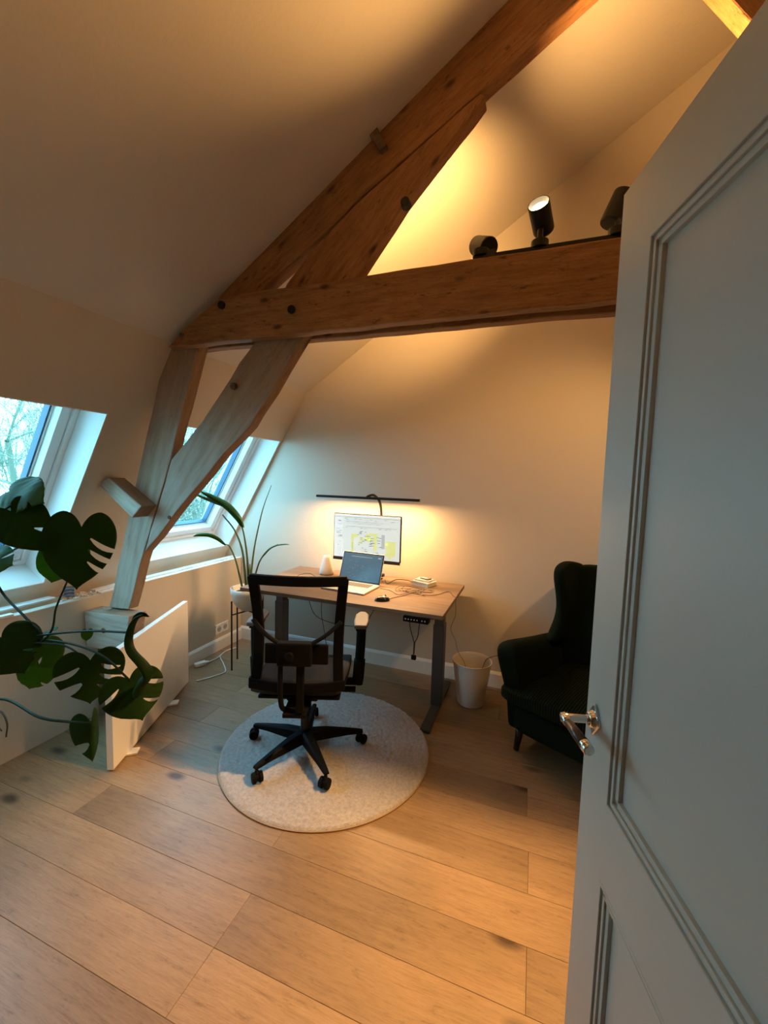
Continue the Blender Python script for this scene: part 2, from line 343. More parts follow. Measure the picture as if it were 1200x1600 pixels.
# windows
def window(idx, y0, y1):
    r = sempty('window_%d' % idx, LS(S0, (y0+y1)/2, .2)); iv = inv(r)
    def ring(name, m0, m1, d0, d1, mat, bev=.003):
        bm = B(); a0, a1, b0, b1 = S0+m0, S1-m0+.05, y0+m0, y1-m0; w_ = m1-m0
        sl(bm, a0, a0+w_, b0, b1, d0, d1); sl(bm, a1-w_, a1, b0, b1, d0, d1)
        sl(bm, a0+w_, a1-w_, b0, b0+w_, d0, d1); sl(bm, a0+w_, a1-w_, b1-w_, b1, d0, d1)
        return obj(name, bm, mat, r, rootm=iv, bevel=bev)
    bm = B(); a0, a1, b0, b1 = S0, S1, y0, y1
    for q in ((a0-.001, a0+.006, b0, b1), (a1-.006, a1+.001, b0, b1), (a0, a1, b0-.001, b0+.006), (a0, a1, b1-.006, b1+.001)): sl(bm, *q, .0005, .33)
    obj('lining', bm, white_m, r, rootm=iv)
    ring('window_frame', .005, .034, .190, .34, white_m)
    ring('sash', .036, .088, .205, .34, white_m)
    ring('glazing_bead', .0885, .0955, .262, .32, white_m)
    ring('gasket', .0955, .104, .272, .32, gasket, .001)
    bm = B(); sl(bm, S0+.09, S1-.04, y0+.09, y1-.09, .300, .305); obj('pane', bm, glass, r, rootm=iv)
    for yy in (y0+.06, y1-.06):
        bm = B(); cyl(bm, LS(S0+.06, yy, .207), LS(S0+.06, yy, .199), .007, n=10); obj('screw_cap', bm, chrome, r, rootm=iv)
    return r
window(1, *WINS[0]); window(2, *WINS[1])
# roof outside, gutter edge is not seen; a far garden below
bm = B(); box(bm, -60, -4.6, -45, 60, -7.2, -7.0); struct(obj('ground_outside', bm, M('grass far below', (.12, .16, .08), .95, var=((.18, .19, .12), .4))))

# ================================================================ ROOF TRUSS
truss = thing('roof_truss', 'old timber roof truss with tie beam, rafter, struts and limewashed post', 'timber truss', (-2.45, 1.85, 0)); tiv = inv(truss)
def beam(name, poly, y0, y1, mat, parent=truss, iv=tiv, ang=None, jit=.004, seed=0, bevel=.006, label=None):
    """poly: outline in the x-z plane; modelled in a frame whose x runs along the timber"""
    P = [Vector((p[0], p[1])) for p in poly]
    if ang is None:
        e = max(((P[(i+1) % len(P)]-P[i]) for i in range(len(P))), key=lambda v: v.length); ang = math.atan2(e.y, e.x)
    c = sum(P, Vector((0, 0)))/len(P); out = []
    rs = random.Random(seed)
    for i in range(len(P)):
        a, b_ = P[i], P[(i+1) % len(P)]; n = max(1, int((b_-a).length/.07)); nn = Vector((-(b_-a).y, (b_-a).x)).normalized()
        for k in range(n):
            q = a+(b_-a)*k/n
            if k: q = q+nn*jit*noise.noise(Vector((q.x*5, q.y*5, seed)))*1.6
            out.append(q)
    R = Matrix.Rotation(-ang, 2)
    loc = [R @ (q-c) for q in out]; yc = (y0+y1)/2; h = (y1-y0)/2
    bm = B(); prism(bm, [(q.x, q.y) for q in loc], lambda x, z: (x, -h, z), lambda x, z: (x, h, z))
    o = obj(name, bm, mat, parent, rootm=iv, bevel=bevel, label=label)
    o.location = (c.x, yc, c.y); o.rotation_euler = (0, -ang, 0)
    return o
F0, F1, F2, F3 = 1.755, 1.812, 1.882, 1.94
lo = lambda x: 2.281+.000*x
# front tie plank, its left end cut along the ceiling
beam('tie_beam', [(-1.915, 2.272), (XR, 2.276), (XR, 2.492), (-1.56, 2.492), (-1.66, 2.438), (-1.80, 2.355)], F0, F1, beam_m, seed=1, ang=0)
beam('tie_beam', [(-1.93, 2.286), (XR, 2.27), (XR, 2.48), (-1.60, 2.48), (-1.80, 2.37)], F2, F3, beam_m, seed=2, ang=0)
beam('rafter', [(-1.70, 2.42), (-1.46, 2.42), (-1.32, 2.540), (-1.011, 2.728), (-.83, 2.855), (-.285, 3.172), (.50, 3.66), (.95, 3.95), (.92, 4.24), (-.193, 3.498), (-1.16, 2.850), (-1.60, 2.545)], F1, F2, beam_m, seed=3, ang=math.atan(.66))
beam('strut', [(-1.235, 2.47), (-.855, 2.47), (-.60, 2.795), (-.272, 3.135), (-.292, 3.152), (-.83, 2.832), (-1.011, 2.700), (-1.19, 2.535)], F1-.012, F2-.01, beam_m, seed=4, ang=rad(47))
# right half of the truss: strut falling to the right, rafter behind the door
beam('strut', [(.30, 3.53), (.56, 3.165), (1.00, 2.50), (1.25, 2.50), (.62, 3.42), (.47, 3.63)], F1-.012, F2-.01, beam_m, seed=5, ang=rad(-55))
beam('rafter', [(.93, 3.96), (XR, 3.46), (XR, 3.72), (.93, 4.17)], F1, F2, beam_m, seed=6)
# lower half
beam('post', [(-1.985, 2.30), (-1.748, 2.30), (-1.965, 1.676), (-2.19, 1.11), (-2.325, .74), (-2.50, .73), (-2.222, 1.583)], F1, F2, post_m, seed=7, ang=rad(71), jit=.006)
beam('knee_brace', [(-1.37, 2.30), (-1.085, 2.30), (-1.42, 1.85), (-1.587, 1.711), (-2.188, 1.112), (-1.967, 1.668), (-1.74, 1.88), (-1.54, 2.11)], F1+.004, F2, post_m, seed=8, ang=rad(50), jit=.008)
beam('stub_block', [(-2.430, 1.520), (-2.332, 1.556), (-2.075, 1.402), (-2.150, 1.330)], F0-.045, F1+.002, post_m, seed=9, ang=rad(-32), jit=.002)
beam('base_block', [(-2.613, .715), (-2.225, .735), (-2.27, .50), (-2.60, .485)], F0-.02, F1+.04, post_m, seed=10, ang=0)
beam('post_foot', [(-2.60, .49), (-2.43, .49), (-2.50, .001), (-2.595, .001)], F1-.01, F2-.01, M('brown weathered timber', (.16, .11, .085), .85, bump=(40, .5), var=((.26, .19, .15), 20)), seed=11, ang=rad(85))
def peg(x, z, r, y=F0, l=.02, mat=dark_end, name='peg', sq=False):
    bm = B(); cyl(bm, (x, y+.02, z), (x, y-l, z), r, r*.9, n=5 if sq else 14); obj(name, bm, mat, truss, rootm=tiv, bevel=.002)
peg(-1.546, 2.450, .022, l=.012, mat=blackm, name='bolt_head'); peg(-1.133, 2.384, .022, l=.010, mat=blackm, name='bolt_head')
peg(-1.809, 2.325, .016, l=.008); peg(-1.518, 2.057, .020, F1, .014); peg(-2.442, .616, .018, F0-.02, .006)
peg(-1.985, 1.335, .012, F1+.01, .012); peg(-.595, 2.79, .022, F1-.01, .016, mat=blackm, name='bolt_head')
beam('wedge', [(-.775, 3.105), (-.735, 3.125), (-.685, 3.035), (-.715, 3.02)], F1-.03, F1+.01, dark_end, seed=12, bevel=.003, jit=.001)

# ================================================================ TRACK SPOTS
YT, ZT = 1.80, 2.492
track = thing('light_track', 'long black lighting track running along the top of the tie beam', 'light track', (.6, YT, ZT))
bm = B(); box(bm, -.87, 1.1, -.018, .018, .0, .026); obj('rail', bm, blackm, track, bevel=.002)
bm = B(); box(bm, -.885, -.80, -.02, .02, .0, .04); obj('feed_box', bm, blackm, track, bevel=.003)
glow = M('lit lamp lens', (1, .8, .5), .5, emit=(1, .72, .38, 30))
LBL = {'a': 'leftmost black spotlight on the tie beam, turned away with its round back showing',
       'b': 'middle black spotlight on the tie beam, tilted up with its glowing lens showing',
       'c': 'black spotlight on the tie beam half hidden by the open door',
       'd': 'black spotlight on the tie beam hidden behind the open door, aimed down to the floor',
       'e': 'farthest black spotlight on the track, aimed down towards the armchair'}
for k, (p, aim, pw) in SPOTS.items():
    p = Vector(p); d = (Vector(aim)-p).normalized(); r = .040; L_ = .115
    t = thing('track_spotlight', LBL[k], 'spotlight', (p.x, YT, ZT+.026), 0, 'spotlights on the tie beam'); iv = inv(t)
    bm = B(); cyl(bm, (p.x, YT, ZT+.022), (p.x, YT, ZT+.05), .033, n=20); obj('mount', bm, blackm, t, rootm=iv, bevel=.002)
    c0 = p-d*L_*.5; c1 = p+d*L_*.5
    bm = B(); tube(bm, [(p.x, YT, ZT+.045), (p.x, (YT+p.y)/2, (ZT+.045+p.z)/2), p-d*.03], .011, n=8); obj('swivel_arm', bm, blackm, t, rootm=iv, smooth=True)
    bm = B(); u, v = basis(d); n = 28; rings = []
    for rr, q in ((r*.3, c0), (r*.93, c0), (r, c0+d*.006), (r, c1), (r*.93, c1), (r*.88, c1-d*.02), (r*.80, c1-d*.022)):
        rings.append([bm.verts.new(q+(u*cos(2*pi*i/n)+v*sin(2*pi*i/n))*rr) for i in range(n)])
    bm.faces.new(rings[0])
    for a, b_ in zip(rings, rings[1:]):
        for i in range(n): bm.faces.new((a[i], a[(i+1) % n], b_[(i+1) % n], b_[i]))
    obj('lamp_head', bm, blackm, t, rootm=iv)
    bm = B(); cyl(bm, c1-d*.020, c1-d*.022, r*.86, n=24); obj('lens', bm, glow, t, rootm=iv)
    wide = {'a': 98, 'b': 120, 'c': 110, 'd': 60, 'e': 80}[k]
    lamp('SPOT', 'spot_light', c1+d*.004, aim, pw*1.5, WARM, spot_size=rad(wide), spot_blend=.9, shadow_soft_size=.028)

# ================================================================ DOOR
hinge_dir = Vector((.265, -.964, 0)).normalized(); E_ = Vector((sin(rad(7.84)), cos(rad(7.84)), 0))
DW = .83; DH = 2.182; DT = .04
door = sempty('door_1', E_+hinge_dir*DW); door.rotation_euler = (0, 0, math.atan2(-hinge_dir.y, -hinge_dir.x))
# local frame: x from hinge to free edge, y>0 = left of that direction = towards the camera side
bm = B(); st = .112; face = 0.0
def dpan(z0, z1): return z0, z1
PAN = [(.20, .802), (.962, 2.045)]
box(bm, 0, st, -DT, 0, .008, DH); box(bm, DW-st, DW, -DT, 0, .008, DH)
for z0, z1 in ((.008, PAN[0][0]), (PAN[0][1], PAN[1][0]), (PAN[1][1], DH)): box(bm, st-.001, DW-st+.001, -DT, 0, z0, z1)
obj('door_leaf', bm, door_m, door)
for z0, z1 in PAN:
    bm = B(); box(bm, st-.004, DW-st+.004, -DT*.5-.008, -.014, z0-.004, z1+.004); obj('panel', bm, door_m, door)
    # stepped moulding frame
    bm = B()
    for a, b_, t0 in ((0, .008, .001), (.008, .015, -.004), (.015, .022, -.0015), (.022, .034, -.006)):
        x0, x1, za, zb = st+a, DW-st-a, z0+a, z1-a; w_ = b_-a
        box(bm, x0, x1, -.016, t0, za, za+w_); box(bm, x0, x1, -.016, t0, zb-w_, zb)
        box(bm, x0, x0+w_, -.016, t0, za, zb); box(bm, x1-w_, x1, -.016, t0, za, zb)
    obj('moulding', bm, door_m, door, bevel=.0012, seg=2)
# lever handle with diamond rose
HX, HZ = DW-.045, 1.100
hp = B(); prism(hp, [(0, .036), (.036*.8, 0), (0, -.036), (-.036*.8, 0)], lambda a, z: (HX+a, .0005, HZ+z), lambda a, z: (HX+a, .006, HZ+z))
hand = obj('door_handle', hp, chrome, door, bevel=.002)
bm = B(); cyl(bm, (HX, .005, HZ), (HX, .016, HZ), .019, .014, n=24); cyl(bm, (HX, .016, HZ), (HX, .064, HZ), .0085, n=20)
cyl(bm, (HX, .057, HZ), (HX, .072, HZ), .0100, .0095, n=20); cyl(bm, (HX+.007, .064, HZ), (HX-.020, .064, HZ), .0092, .0095, n=20)
obj('neck', bm, chrome, hand, smooth=True, bevel=.0015)
bm = B(); cyl(bm, (HX-.020, .063, HZ), (HX-.088, .058, HZ), .0088, .0112, n=20); obj('grip', bm, ebony, hand, smooth=True, label='dark brown grip')
bm = B(); cyl(bm, (HX-.088, .058, HZ), (HX-.110, .0565, HZ), .0118, .0108, n=20); obj('end_cap', bm, chrome, hand, bevel=.003, smooth=True)

# ================================================================ RUG
rug = B(); NR, NS, RR = 84, 300, .60; rings = []
for i in range(1, NR+1):
    r = RR*i/NR; row = []
    for j in range(NS):
        a = 2*pi*j/NS; x, y = r*cos(a), r*sin(a)
        h = .018+.0085*noise.noise(Vector((x*55, y*55, 1)))+.0035*noise.noise(Vector((x*140, y*140, 4)))+.0025*sin((x*.55-y)*95+3*noise.noise(Vector((x*6, y*6, 2))))*.6
        if i == NR: h = .006
        elif i == NR-1: h *= .9
        row.append(rug.verts.new((x, y, h)))
    rings.append(row)
c0 = rug.verts.new((0, 0, .019))
for j in range(NS): rug.faces.new((c0, rings[0][j], rings[0][(j+1) % NS]))
for a, b_ in zip(rings, rings[1:]):
    for j in range(NS): rug.faces.new((a[j], b_[j], b_[(j+1) % NS], a[(j+1) % NS]))
rug_t = thing('round_rug', 'round cream woollen rug lying under the office chair', 'rug', (-1.075, 2.085, .001))
obj('pile', rug, M('cream wool', (.44, .395, .375), .95, bump=(300, 1.0), var=((.60, .55, .52), 70), sheen=.2), rug_t, smooth=True)
bm = B(); lathe(bm, [(.0, 0), (.603, 0), (.604, .007), (.596, .009)], 120); obj('edge_binding', bm, M('brown rug binding', (.30, .21, .14), .9), rug_t)

# ================================================================ DESK
desk = thing('standing_desk', 'height-adjustable desk with grey oak top and dark grey steel legs', 'desk', (-1.215, 2.79, 0))
DZ = .785
bm = B(); box(bm, -.74, .74, -.40, .40, DZ-.026, DZ); obj('desktop', bm, desk_m, desk, bevel=.0015)
for s in (-1, 1):
    x = .645*s
    bm = B(); box(bm, x-.033, x+.033, -.36, .34, .001, .022); obj('foot', bm, dsteel, desk, bevel=.004)
    bm = B(); box(bm, x-.038, x+.038, -.055, .03, .02, .60); obj('leg', bm, dsteel, desk, bevel=.004)
    bm = B(); box(bm, x-.032, x+.032, -.048, .022, .55, .735); obj('leg_inner_tube', bm, dsteel, desk, bevel=.003)
    bm = B(); box(bm, x-.028, x+.028, -.33, .33, .729, DZ-.026); obj('side_rail', bm, dsteel, desk, bevel=.003)
for y in (-.05, .03):
    bm = B(); box(bm, -.62, .62, y-.015, y+.015, .728, .758); obj('cross_rail', bm, dsteel, desk, bevel=.002)
bm = B(); box(bm, .495, .655, -.415, -.36, .722, DZ-.027)
ctl = obj('control_panel', bm, black, desk, bevel=.003)
for i in range(7):
    x = .512+i*.0185+(.012 if i > 4 else 0)
    bm = B(); cyl(bm, (x, -.4155, .741), (x, -.4175, .741), .0042, n=10); obj('button', bm, M('pale button %d' % i, (.5, .5, .5), .5), ctl)
# ---- monitor
mon = thing('monitor', 'thin-bezel monitor on the desk showing a pale spreadsheet with yellow cells', 'monitor', (-1.225, 2.99, DZ))
MW, MZ0, MZ1 = .285, .165, .523
def screen_mat(name, base, e):
    return M(name, base, .35, emit=(*base, e*.8))
bm = B(); box(bm, -MW, MW, -.012, .012, MZ0-.004, MZ1); obj('housing', bm, black, mon, bevel=.003)
bm = B(); box(bm, -MW, MW, -.016, -.008, MZ0-.018, MZ0+.004); obj('chin', bm, M('dark grey chin', (.05, .045, .045), .3), mon, bevel=.001)
bm = B(); box(bm, -MW+.006, MW-.006, -.0132, -.0118, MZ0+.008, MZ1-.006); scr = obj('screen', bm, screen_mat('lit screen', (.60, .68, .66), .95), mon)
e_line = screen_mat('screen line grey', (.20, .23, .23), .6); e_yel = screen_mat('screen yellow', (.60, .66, .27), .95); e_pale = screen_mat('screen pale', (.66, .72, .72), 1.0); e_gr = screen_mat('screen grey block', (.42, .46, .48), .9)
def patch(items, name, mat, kind=None):
    bm = B()
    for (u0, u1, v0, v1) in items:
        x0 = -MW+.006+u0*(2*MW-.012); x1 = -MW+.006+u1*(2*MW-.012); z1 = MZ1-.006-v0*(MZ1-MZ0-.014); z0 = MZ1-.006-v1*(MZ1-MZ0-.014)
        box(bm, x0, x1, -.0138, -.0134, z0, z1)
    o = obj(name, bm, mat, scr)
    if kind: o['kind'] = kind
rs = random.Random(3)
lines = [(.0, 1, .055, .062), (.18, .75, .16, .166), (.20, .95, .27, .276), (.30, .72, .20, .205)]
for i in range(60):
    u = rs.choice([rs.uniform(.03, .10), rs.uniform(.28, .70), rs.uniform(.28, .70)]); v = rs.uniform(.12, .95) if u < .15 else rs.uniform(.36, .85); l = rs.uniform(.02, .06)
    lines.append((u, u+l, v, v+.013))
for i in range(7): lines.append((.28, .30, .66+i*.035, .672+i*.035))
for i in range(18): lines.append((rs.uniform(.05, .9), 0, 0, 0)); a = lines.pop(); v = rs.choice([.09, .12, .30]); lines.append((a[0], a[0]+.04, v, v+.008))
patch(lines, 'screen_text', e_line, 'stuff')
for c_ in [(.27, .37, .44, .52), (.27, .31, .52, .86), (.50, .56, .42, .60), (.56, .67, .40, .46), (.61, .66, .46, .80), (.40, .60, .52, .56), (.40, .44, .58, .66), (.80, .94, .56, .90), (.84, .88, .90, .96), (.78, .82, .60, .66)]: patch([c_], 'yellow_cell', e_yel)
patch([(.73, .78, .42, .74)], 'grey_column', e_gr); patch([(.0, 1, .0, .05), (.0, .14, .06, 1)], 'side_bar', e_pale)
bm = B(); box(bm, -.02, .02, .012, .03, .01, .34); obj('stand_column', bm, black, mon, bevel=.003)
bm = B(); box(bm, -.11, .11, -.06, .10, .0005, .008); obj('stand_base', bm, black, mon, bevel=.003)
# ---- lamp bar on gooseneck, clamped to the back edge
lb = thing('desk_lamp', 'black desk lamp with long thin light bar on a curved neck above the monitor', 'lamp', (-1.165, 3.165, DZ))
bm = B(); box(bm, -.03, .03, -.025, .022, .0006, .02); bm2 = obj('clamp', bm, blackm, lb, bevel=.003); bm2.location.z = 0
bm = B(); tube(bm, [(0, 0, .015), (0, -.005, .30), (0, -.02, .52), (-.005, -.06, .625), (-.03, -.12, .672), (-.055, -.165, .668), (-.07, -.175, .655)], .0105, n=12, k=8); obj('neck', bm, blackm, lb, smooth=True)
bm = B(); box(bm, -.51, .36, -.19, -.16, .646, .662); box(bm, -.51, .36, -.19, -.187, .643, .648); box(bm, -.51, .36, -.163, -.16, .643, .648); obj('light_bar', bm, blackm, lb, bevel=.003)
bm = B(); box(bm, -.50, .35, -.186, -.164, .6443, .6455); obj('diffuser', bm, M('lit strip', (1, .85, .6), .5, emit=(1, .70, .38, 9)), lb)
lamp('AREA', 'bar_light', (-1.165-.075, 3.165-.175, DZ+.6425), (-1.24, 2.80, 0), 30, (1, .57, .25), shape='RECTANGLE', size=.84, size_y=.02)
# ---- laptop
lap = thing('laptop', 'open silver laptop with a dark blue screen standing before the monitor', 'laptop', (-1.235, 2.72, DZ+.0005), rad(-5))
bm = B(); box(bm, -.178, .178, -.125, .125, .001, .014); obj('base', bm, silver, lap, bevel=.004, seg=3)
bm = B()
for r in range(6):
    for c in range(13): box(bm, -.14+c*.0216, -.1225+c*.0216, .010+r*.0165, .0235+r*.0165, .0138, .0152)
kb = obj('keys', bm, keyb, lap); kb['kind'] = 'stuff'
bm = B(); box(bm, -.055, .055, -.105, -.02, .0138, .0143); obj('trackpad', bm, M('trackpad', (.62, .60, .57), .3, metal=.4), lap)
R_ = Matrix.Translation((0, .125, .012)) @ Matrix.Rotation(rad(-20), 4, 'X')
bm = B(); box(bm, -.178, .178, 0, .006, 0, .232, mx=R_); lid = obj('lid', bm, silver, lap, bevel=.002)
bm = B(); box(bm, -.175, .175, -.0008, .0, .004, .229, mx=R_); obj('bezel', bm, M('glossy black bezel', (.01, .01, .012), .08), lid)
bm = B(); box(bm, -.168, .168, -.0014, -.0008, .014, .222, mx=R_); ls = obj('screen', bm, M('dim blue screen', (.03, .06, .09), .12, emit=(.07, .15, .24, .55)), lid)
bm = B()
for i in range(34):
    a = rs.uniform(-.13, .08); v = rs.uniform(.03, .17); box(bm, a, a+rs.uniform(.006, .02), -.0019, -.0015, v, v+.0008, mx=R_)
box(bm, -.10, .08, -.0019, -.0015, .196, .199, mx=R_); box(bm, .13, .155, -.0019, -.0015, .196, .204, mx=R_)
tx = obj('screen_text', bm, M('screen text', (.2, .25, .3), .4, emit=(.22, .32, .42, .4)), lid); tx['kind'] = 'stuff'
# ---- mouse
bm = B(); bmesh.ops.create_uvsphere(bm, u_segments=24, v_segments=14, radius=1)
for v in bm.verts: v.co = Vector((v.co.x*.030*(1+.12*v.co.y), v.co.y*.052, max(v.co.z, -.25)*.024+.006))
mo = thing('mouse', 'black and silver computer mouse on the desk beside the laptop', 'mouse', (-.915, 2.53, DZ+.0005), rad(-55))
obj('shell', bm, M('glossy black', (.012, .012, .013), .2), mo, smooth=True)
bm = B(); bmesh.ops.create_uvsphere(bm, u_segments=16, v_segments=10, radius=1)
for v in bm.verts: v.co = Vector((v.co.x*.021, v.co.y*.026+.016, v.co.z*.020+.0125))
obj('buttons', bm, M('pale grey plastic', (.5, .5, .49), .35), mo, smooth=True)
bm = B(); cyl(bm, (-.004, .022, .031), (.004, .022, .031), .006, n=14); obj('scroll_wheel', bm, black, mo)
# ---- cone device
cone = thing('cone_device', 'small white cone-shaped device standing on the desk left of the monitor', 'device', (-1.595, 3.03, DZ+.0005))
bm = B(); lathe(bm, [(0, .001), (.052, .001), (.060, .008), (.061, .022), (.055, .05), (.041, .10), (.031, .14), (.024, .155), (0, .158)], 36); obj('body', bm, M('pale fabric cone', (.70, .66, .62), .7, bump=(200, .2)), cone, smooth=True)
bm = B(); lathe(bm, [(0, 0), (.05, 0), (.052, .004), (0, .004)], 30); obj('foot', bm, M('grey rubber', (.2, .2, .2), .7), cone)
# ---- books
def book(x, y, z, w_, d_, h, rz, cover, label, cat='book', nm='book'):
    t = thing(nm, label, cat, (x, y, z), rz, 'books stacked on the desk')
    bm = B(); box(bm, -w_/2, w_/2, -d_/2, d_/2, 0, .002); box(bm, -w_/2, w_/2, -d_/2, d_/2, h-.002, h); box(bm, -w_/2, -w_/2+.003, -d_/2, d_/2, 0, h); obj('cover', bm, cover, t, bevel=.0006, seg=1)
    bm = B(); box(bm, -w_/2+.003, w_/2-.003, -d_/2+.003, d_/2-.003, .002, h-.002); obj('page_block', bm, paper, t)
    return t
cv = M('white book cover', (.72, .69, .65), .5)
book(-.765, 3.055, DZ+.0005, .155, .12, .030, rad(-22), cv, 'thick white book at the bottom of the stack on the desk')
book(-.765, 3.06, DZ+.031, .125, .085, .013, rad(-14), cv, 'thin white book lying in the middle of the stack on the desk')
t = thing('calculator', 'small dark pocket calculator lying on top of the book stack', 'calculator', (-.755, 3.065, DZ+.0445), rad(-30))
bm = B(); box(bm, -.04, .04, -.025, .025, 0, .008); obj('case', bm, M('dark grey case', (.09, .08, .075), .5), t, bevel=.002)
bm = B()
for i in range(5):
    for j in range(3): box(bm, -.034+i*.011, -.027+i*.011, -.020+j*.011, -.013+j*.011, .008, .0095)
kk = obj('keys', bm, whitepl, t); kk['kind'] = 'stuff'
bm = B(); box(bm, .022, .036, -.018, .018, .008, .009); obj('display', bm, M('grey display', (.3, .32, .28), .3), t)
# ---- cables
def cable(pts, r, mat, label, name='cable', k=8):
    bm = B(); tube(bm, pts, r, n=6, k=k); return tag(obj(name, bm, mat, None, smooth=True), label, 'cable')
z = DZ+.003
tangle = [(-1.03, 2.80, z), (-.95, 2.78, z), (-.86, 2.70, z), (-.80, 2.76, z+.004)]
for i in range(22):
    a = i*1.15; rr = .03+.065*abs(sin(i*.83)); tangle.append((-.775+.02*sin(i*.4)+rr*1.5*cos(a), 2.81+rr*.9*sin(a), z+.002+.018*abs(sin(i*.9))))
tangle += [(-.70, 2.77, z), (-.62, 2.80, z), (-.55, 2.93, z), (-.50, 2.84, z+.001), (-.472, 2.79, z+.001), (-.466, 2.77, DZ-.03), (-.470, 2.80, .66), (-.50, 2.81, .56), (-.465, 2.82, .48), (-.45, 2.84, .40), (-.40, 2.87, .30), (-.385, 2.88, .20)]
cable(tangle, .0017, cablek, 'black cable coiled on the desk, running over its right edge into the white bin', 'power_cable')
cable([(-.885, 2.56, z), (-.86, 2.62, z), (-.80, 2.72, z+.001), (-.74, 2.83, z+.012)], .0018, cablek, 'thin black cord running from the mouse into the cable coil', 'mouse_cable')
cable([(-1.46, 2.66, z), (-1.60, 2.72, z), (-1.72, 2.78, z+.02), (-1.66, 2.86, z+.03), (-1.55, 2.82, z+.01), (-1.43, 2.85, z), (-1.38, 2.88, z)], .0022, cablek, 'black cable loop lying on the desk left of the laptop', 'charging_cable')
cable([(-1.06, 2.98, z+.02), (-1.02, 2.93, z+.005), (-.98, 3.02, z+.02), (-.90, 3.08, z+.01), (-.86, 3.06, z)], .003, cablek, 'short black cable curling out from behind the monitor foot', 'monitor_cable')
cable([(-1.53, 2.62, .757), (-1.50, 2.60, .66), (-1.42, 2.58, .58), (-1.20, 2.56, .56), (-1.05, 2.56, .60), (-.98, 2.58, .72), (-.97, 2.60, .757)], .0025, cablek, 'black cable sagging below the desktop between the legs', 'sagging_cable')
cable([(-1.50, 2.80, .757), (-1.515, 2.80, .55), (-1.49, 2.82, .35), (-1.485, 2.85, .20), (-1.50, 2.90, .008)], .0025, cablek, 'black cable hanging straight down from the desktop to the floor', 'hanging_cable')
hc = thing('tied_cable', 'folded black cable tied in a bundle hanging under the desk control panel', 'cable', (-.655, 2.42, .757)); iv = inv(hc)
bm = B(); tube(bm, [(-.69, 2.43, .757), (-.685, 2.42, .68), (-.66, 2.41, .61), (-.652, 2.41, .585)], .003, n=6); tube(bm, [(-.605, 2.43, .757), (-.625, 2.42, .70), (-.63, 2.41, .63), (-.648, 2.41, .585)], .003, n=6)
obj('cord', bm, cablek, hc, rootm=iv, smooth=True)
bm = B(); cyl(bm, (-.65, 2.41, .59), (-.652, 2.41, .51), .006, .005, n=8); obj('tie', bm, cablek, hc, rootm=iv)
bm = B(); box(bm, -.668, -.636, 2.40, 2.42, .475, .505); obj('plug', bm, black, hc, rootm=iv, bevel=.006)

# ================================================================ BIN
binb = thing('waste_bin', 'pale woven round waste bin standing right of the desk leg', 'bin', (-.355, 2.915, 0))
bm = B(); H_ = .315; lathe(bm, [(0, .002), (.088, .002), (.094, .008), (.136, H_-.008), (.140, H_), (.134, H_), (.130, H_-.01), (.090, .014), (0, .012)], 48); obj('body', bm, wicker, binb, smooth=False)
bm = B(); lathe(bm, [(.1365, H_-.006), (.1415, H_), (.1385, H_+.004), (.1335, H_+.001), (.1335, H_-.006)], 48); obj('rim', bm, wicker, binb, smooth=True)
cable([(-.30, 2.93, .16), (-.27, 2.96, .30), (-.225, 2.98, .335), (-.18, 3.04, .33), (-.10, 3.12, .31), (.02, 3.17, .26), (.10, 3.17, .12)], .0025, cablek, 'black cable running from the white bin towards the armchair', 'extension_cable')

# ================================================================ OFFICE CHAIR (local frame: sitter faces +y)
ch = thing('office_chair', 'black office chair with mesh back and armrests on a five-wheel base', 'chair', (-1.165, 1.98, .024), rad(20))
bm = B(); cyl(bm, (0, 0, .065), (0, 0, .135), .036, .030, n=24); obj('hub', bm, black, ch, bevel=.004)
for i in range(5):
    a = rad([163, 232, 300, 12, 90][i]); d = Vector((cos(a), sin(a), 0)); e = Vector((-sin(a), cos(a), 0))
    bm = B(); L_ = .325
    sec = [(.02, .030, .125, .060), (.12, .026, .122, .066), (.24, .019, .105, .072), (L_-.01, .015, .092, .070), (L_+.012, .013, .086, .072)]
    rg = []
    for s, hw, zt, zb in sec:
        rg.append([bm.verts.new(d*s+e*(hw*q)+Vector((0, 0, zz))) for q, zz in ((-1, zb), (1, zb), (1, zt-.008), (.6, zt), (-.6, zt), (-1, zt-.008))])
    for A, B_ in zip(rg, rg[1:]):
        for j in range(6): bm.faces.new((A[j], A[(j+1) % 6], B_[(j+1) % 6], B_[j]))
    bm.faces.new(rg[0]); bm.faces.new(rg[-1])
    obj('base_leg', bm, black, ch, bevel=.002)
    cp = d*(L_-.002); sw = a+[.5, 1.2, -.9, .8, .3][i]; f = Vector((cos(sw), sin(sw), 0)); sd = Vector((-sin(sw), cos(sw), 0)); wc = cp+f*.012+Vector((0, 0, .028))
    bm = B(); cyl(bm, cp+Vector((0, 0, .03)), cp+Vector((0, 0, .088)), .008, n=10)
    for s in (-1, 1): cyl(bm, wc+sd*s*.009, wc+sd*s*.027, .028, .026, n=22)
    cyl(bm, wc-sd*.010, wc+sd*.010, .020, n=16); cyl(bm, wc+Vector((0, 0, .016)), cp+Vector((0, 0, .06)), .012, .010, n=12)
    obj('castor', bm, black, ch, bevel=.003)
bm = B(); cyl(bm, (0, 0, .13), (0, 0, .25), .025, n=20); cyl(bm, (0, 0, .24), (0, 0, .36), .014, n=16); obj('gas_lift', bm, blackm, ch)
bm = B(); box(bm, -.085, .085, -.10, .13, .345, .405); box(bm, -.05, .05, -.17, -.08, .30, .37); box(bm, -.14, .14, -.02, .05, .385, .41); obj('tilt_mechanism', bm, black, ch, bevel=.008)
bm = B(); cyl(bm, (.06, .0, .365), (.26, .02, .36), .008, n=10); box(bm, .20, .285, .0, .035, .352, .372); obj('lever', bm, black, ch, bevel=.003)
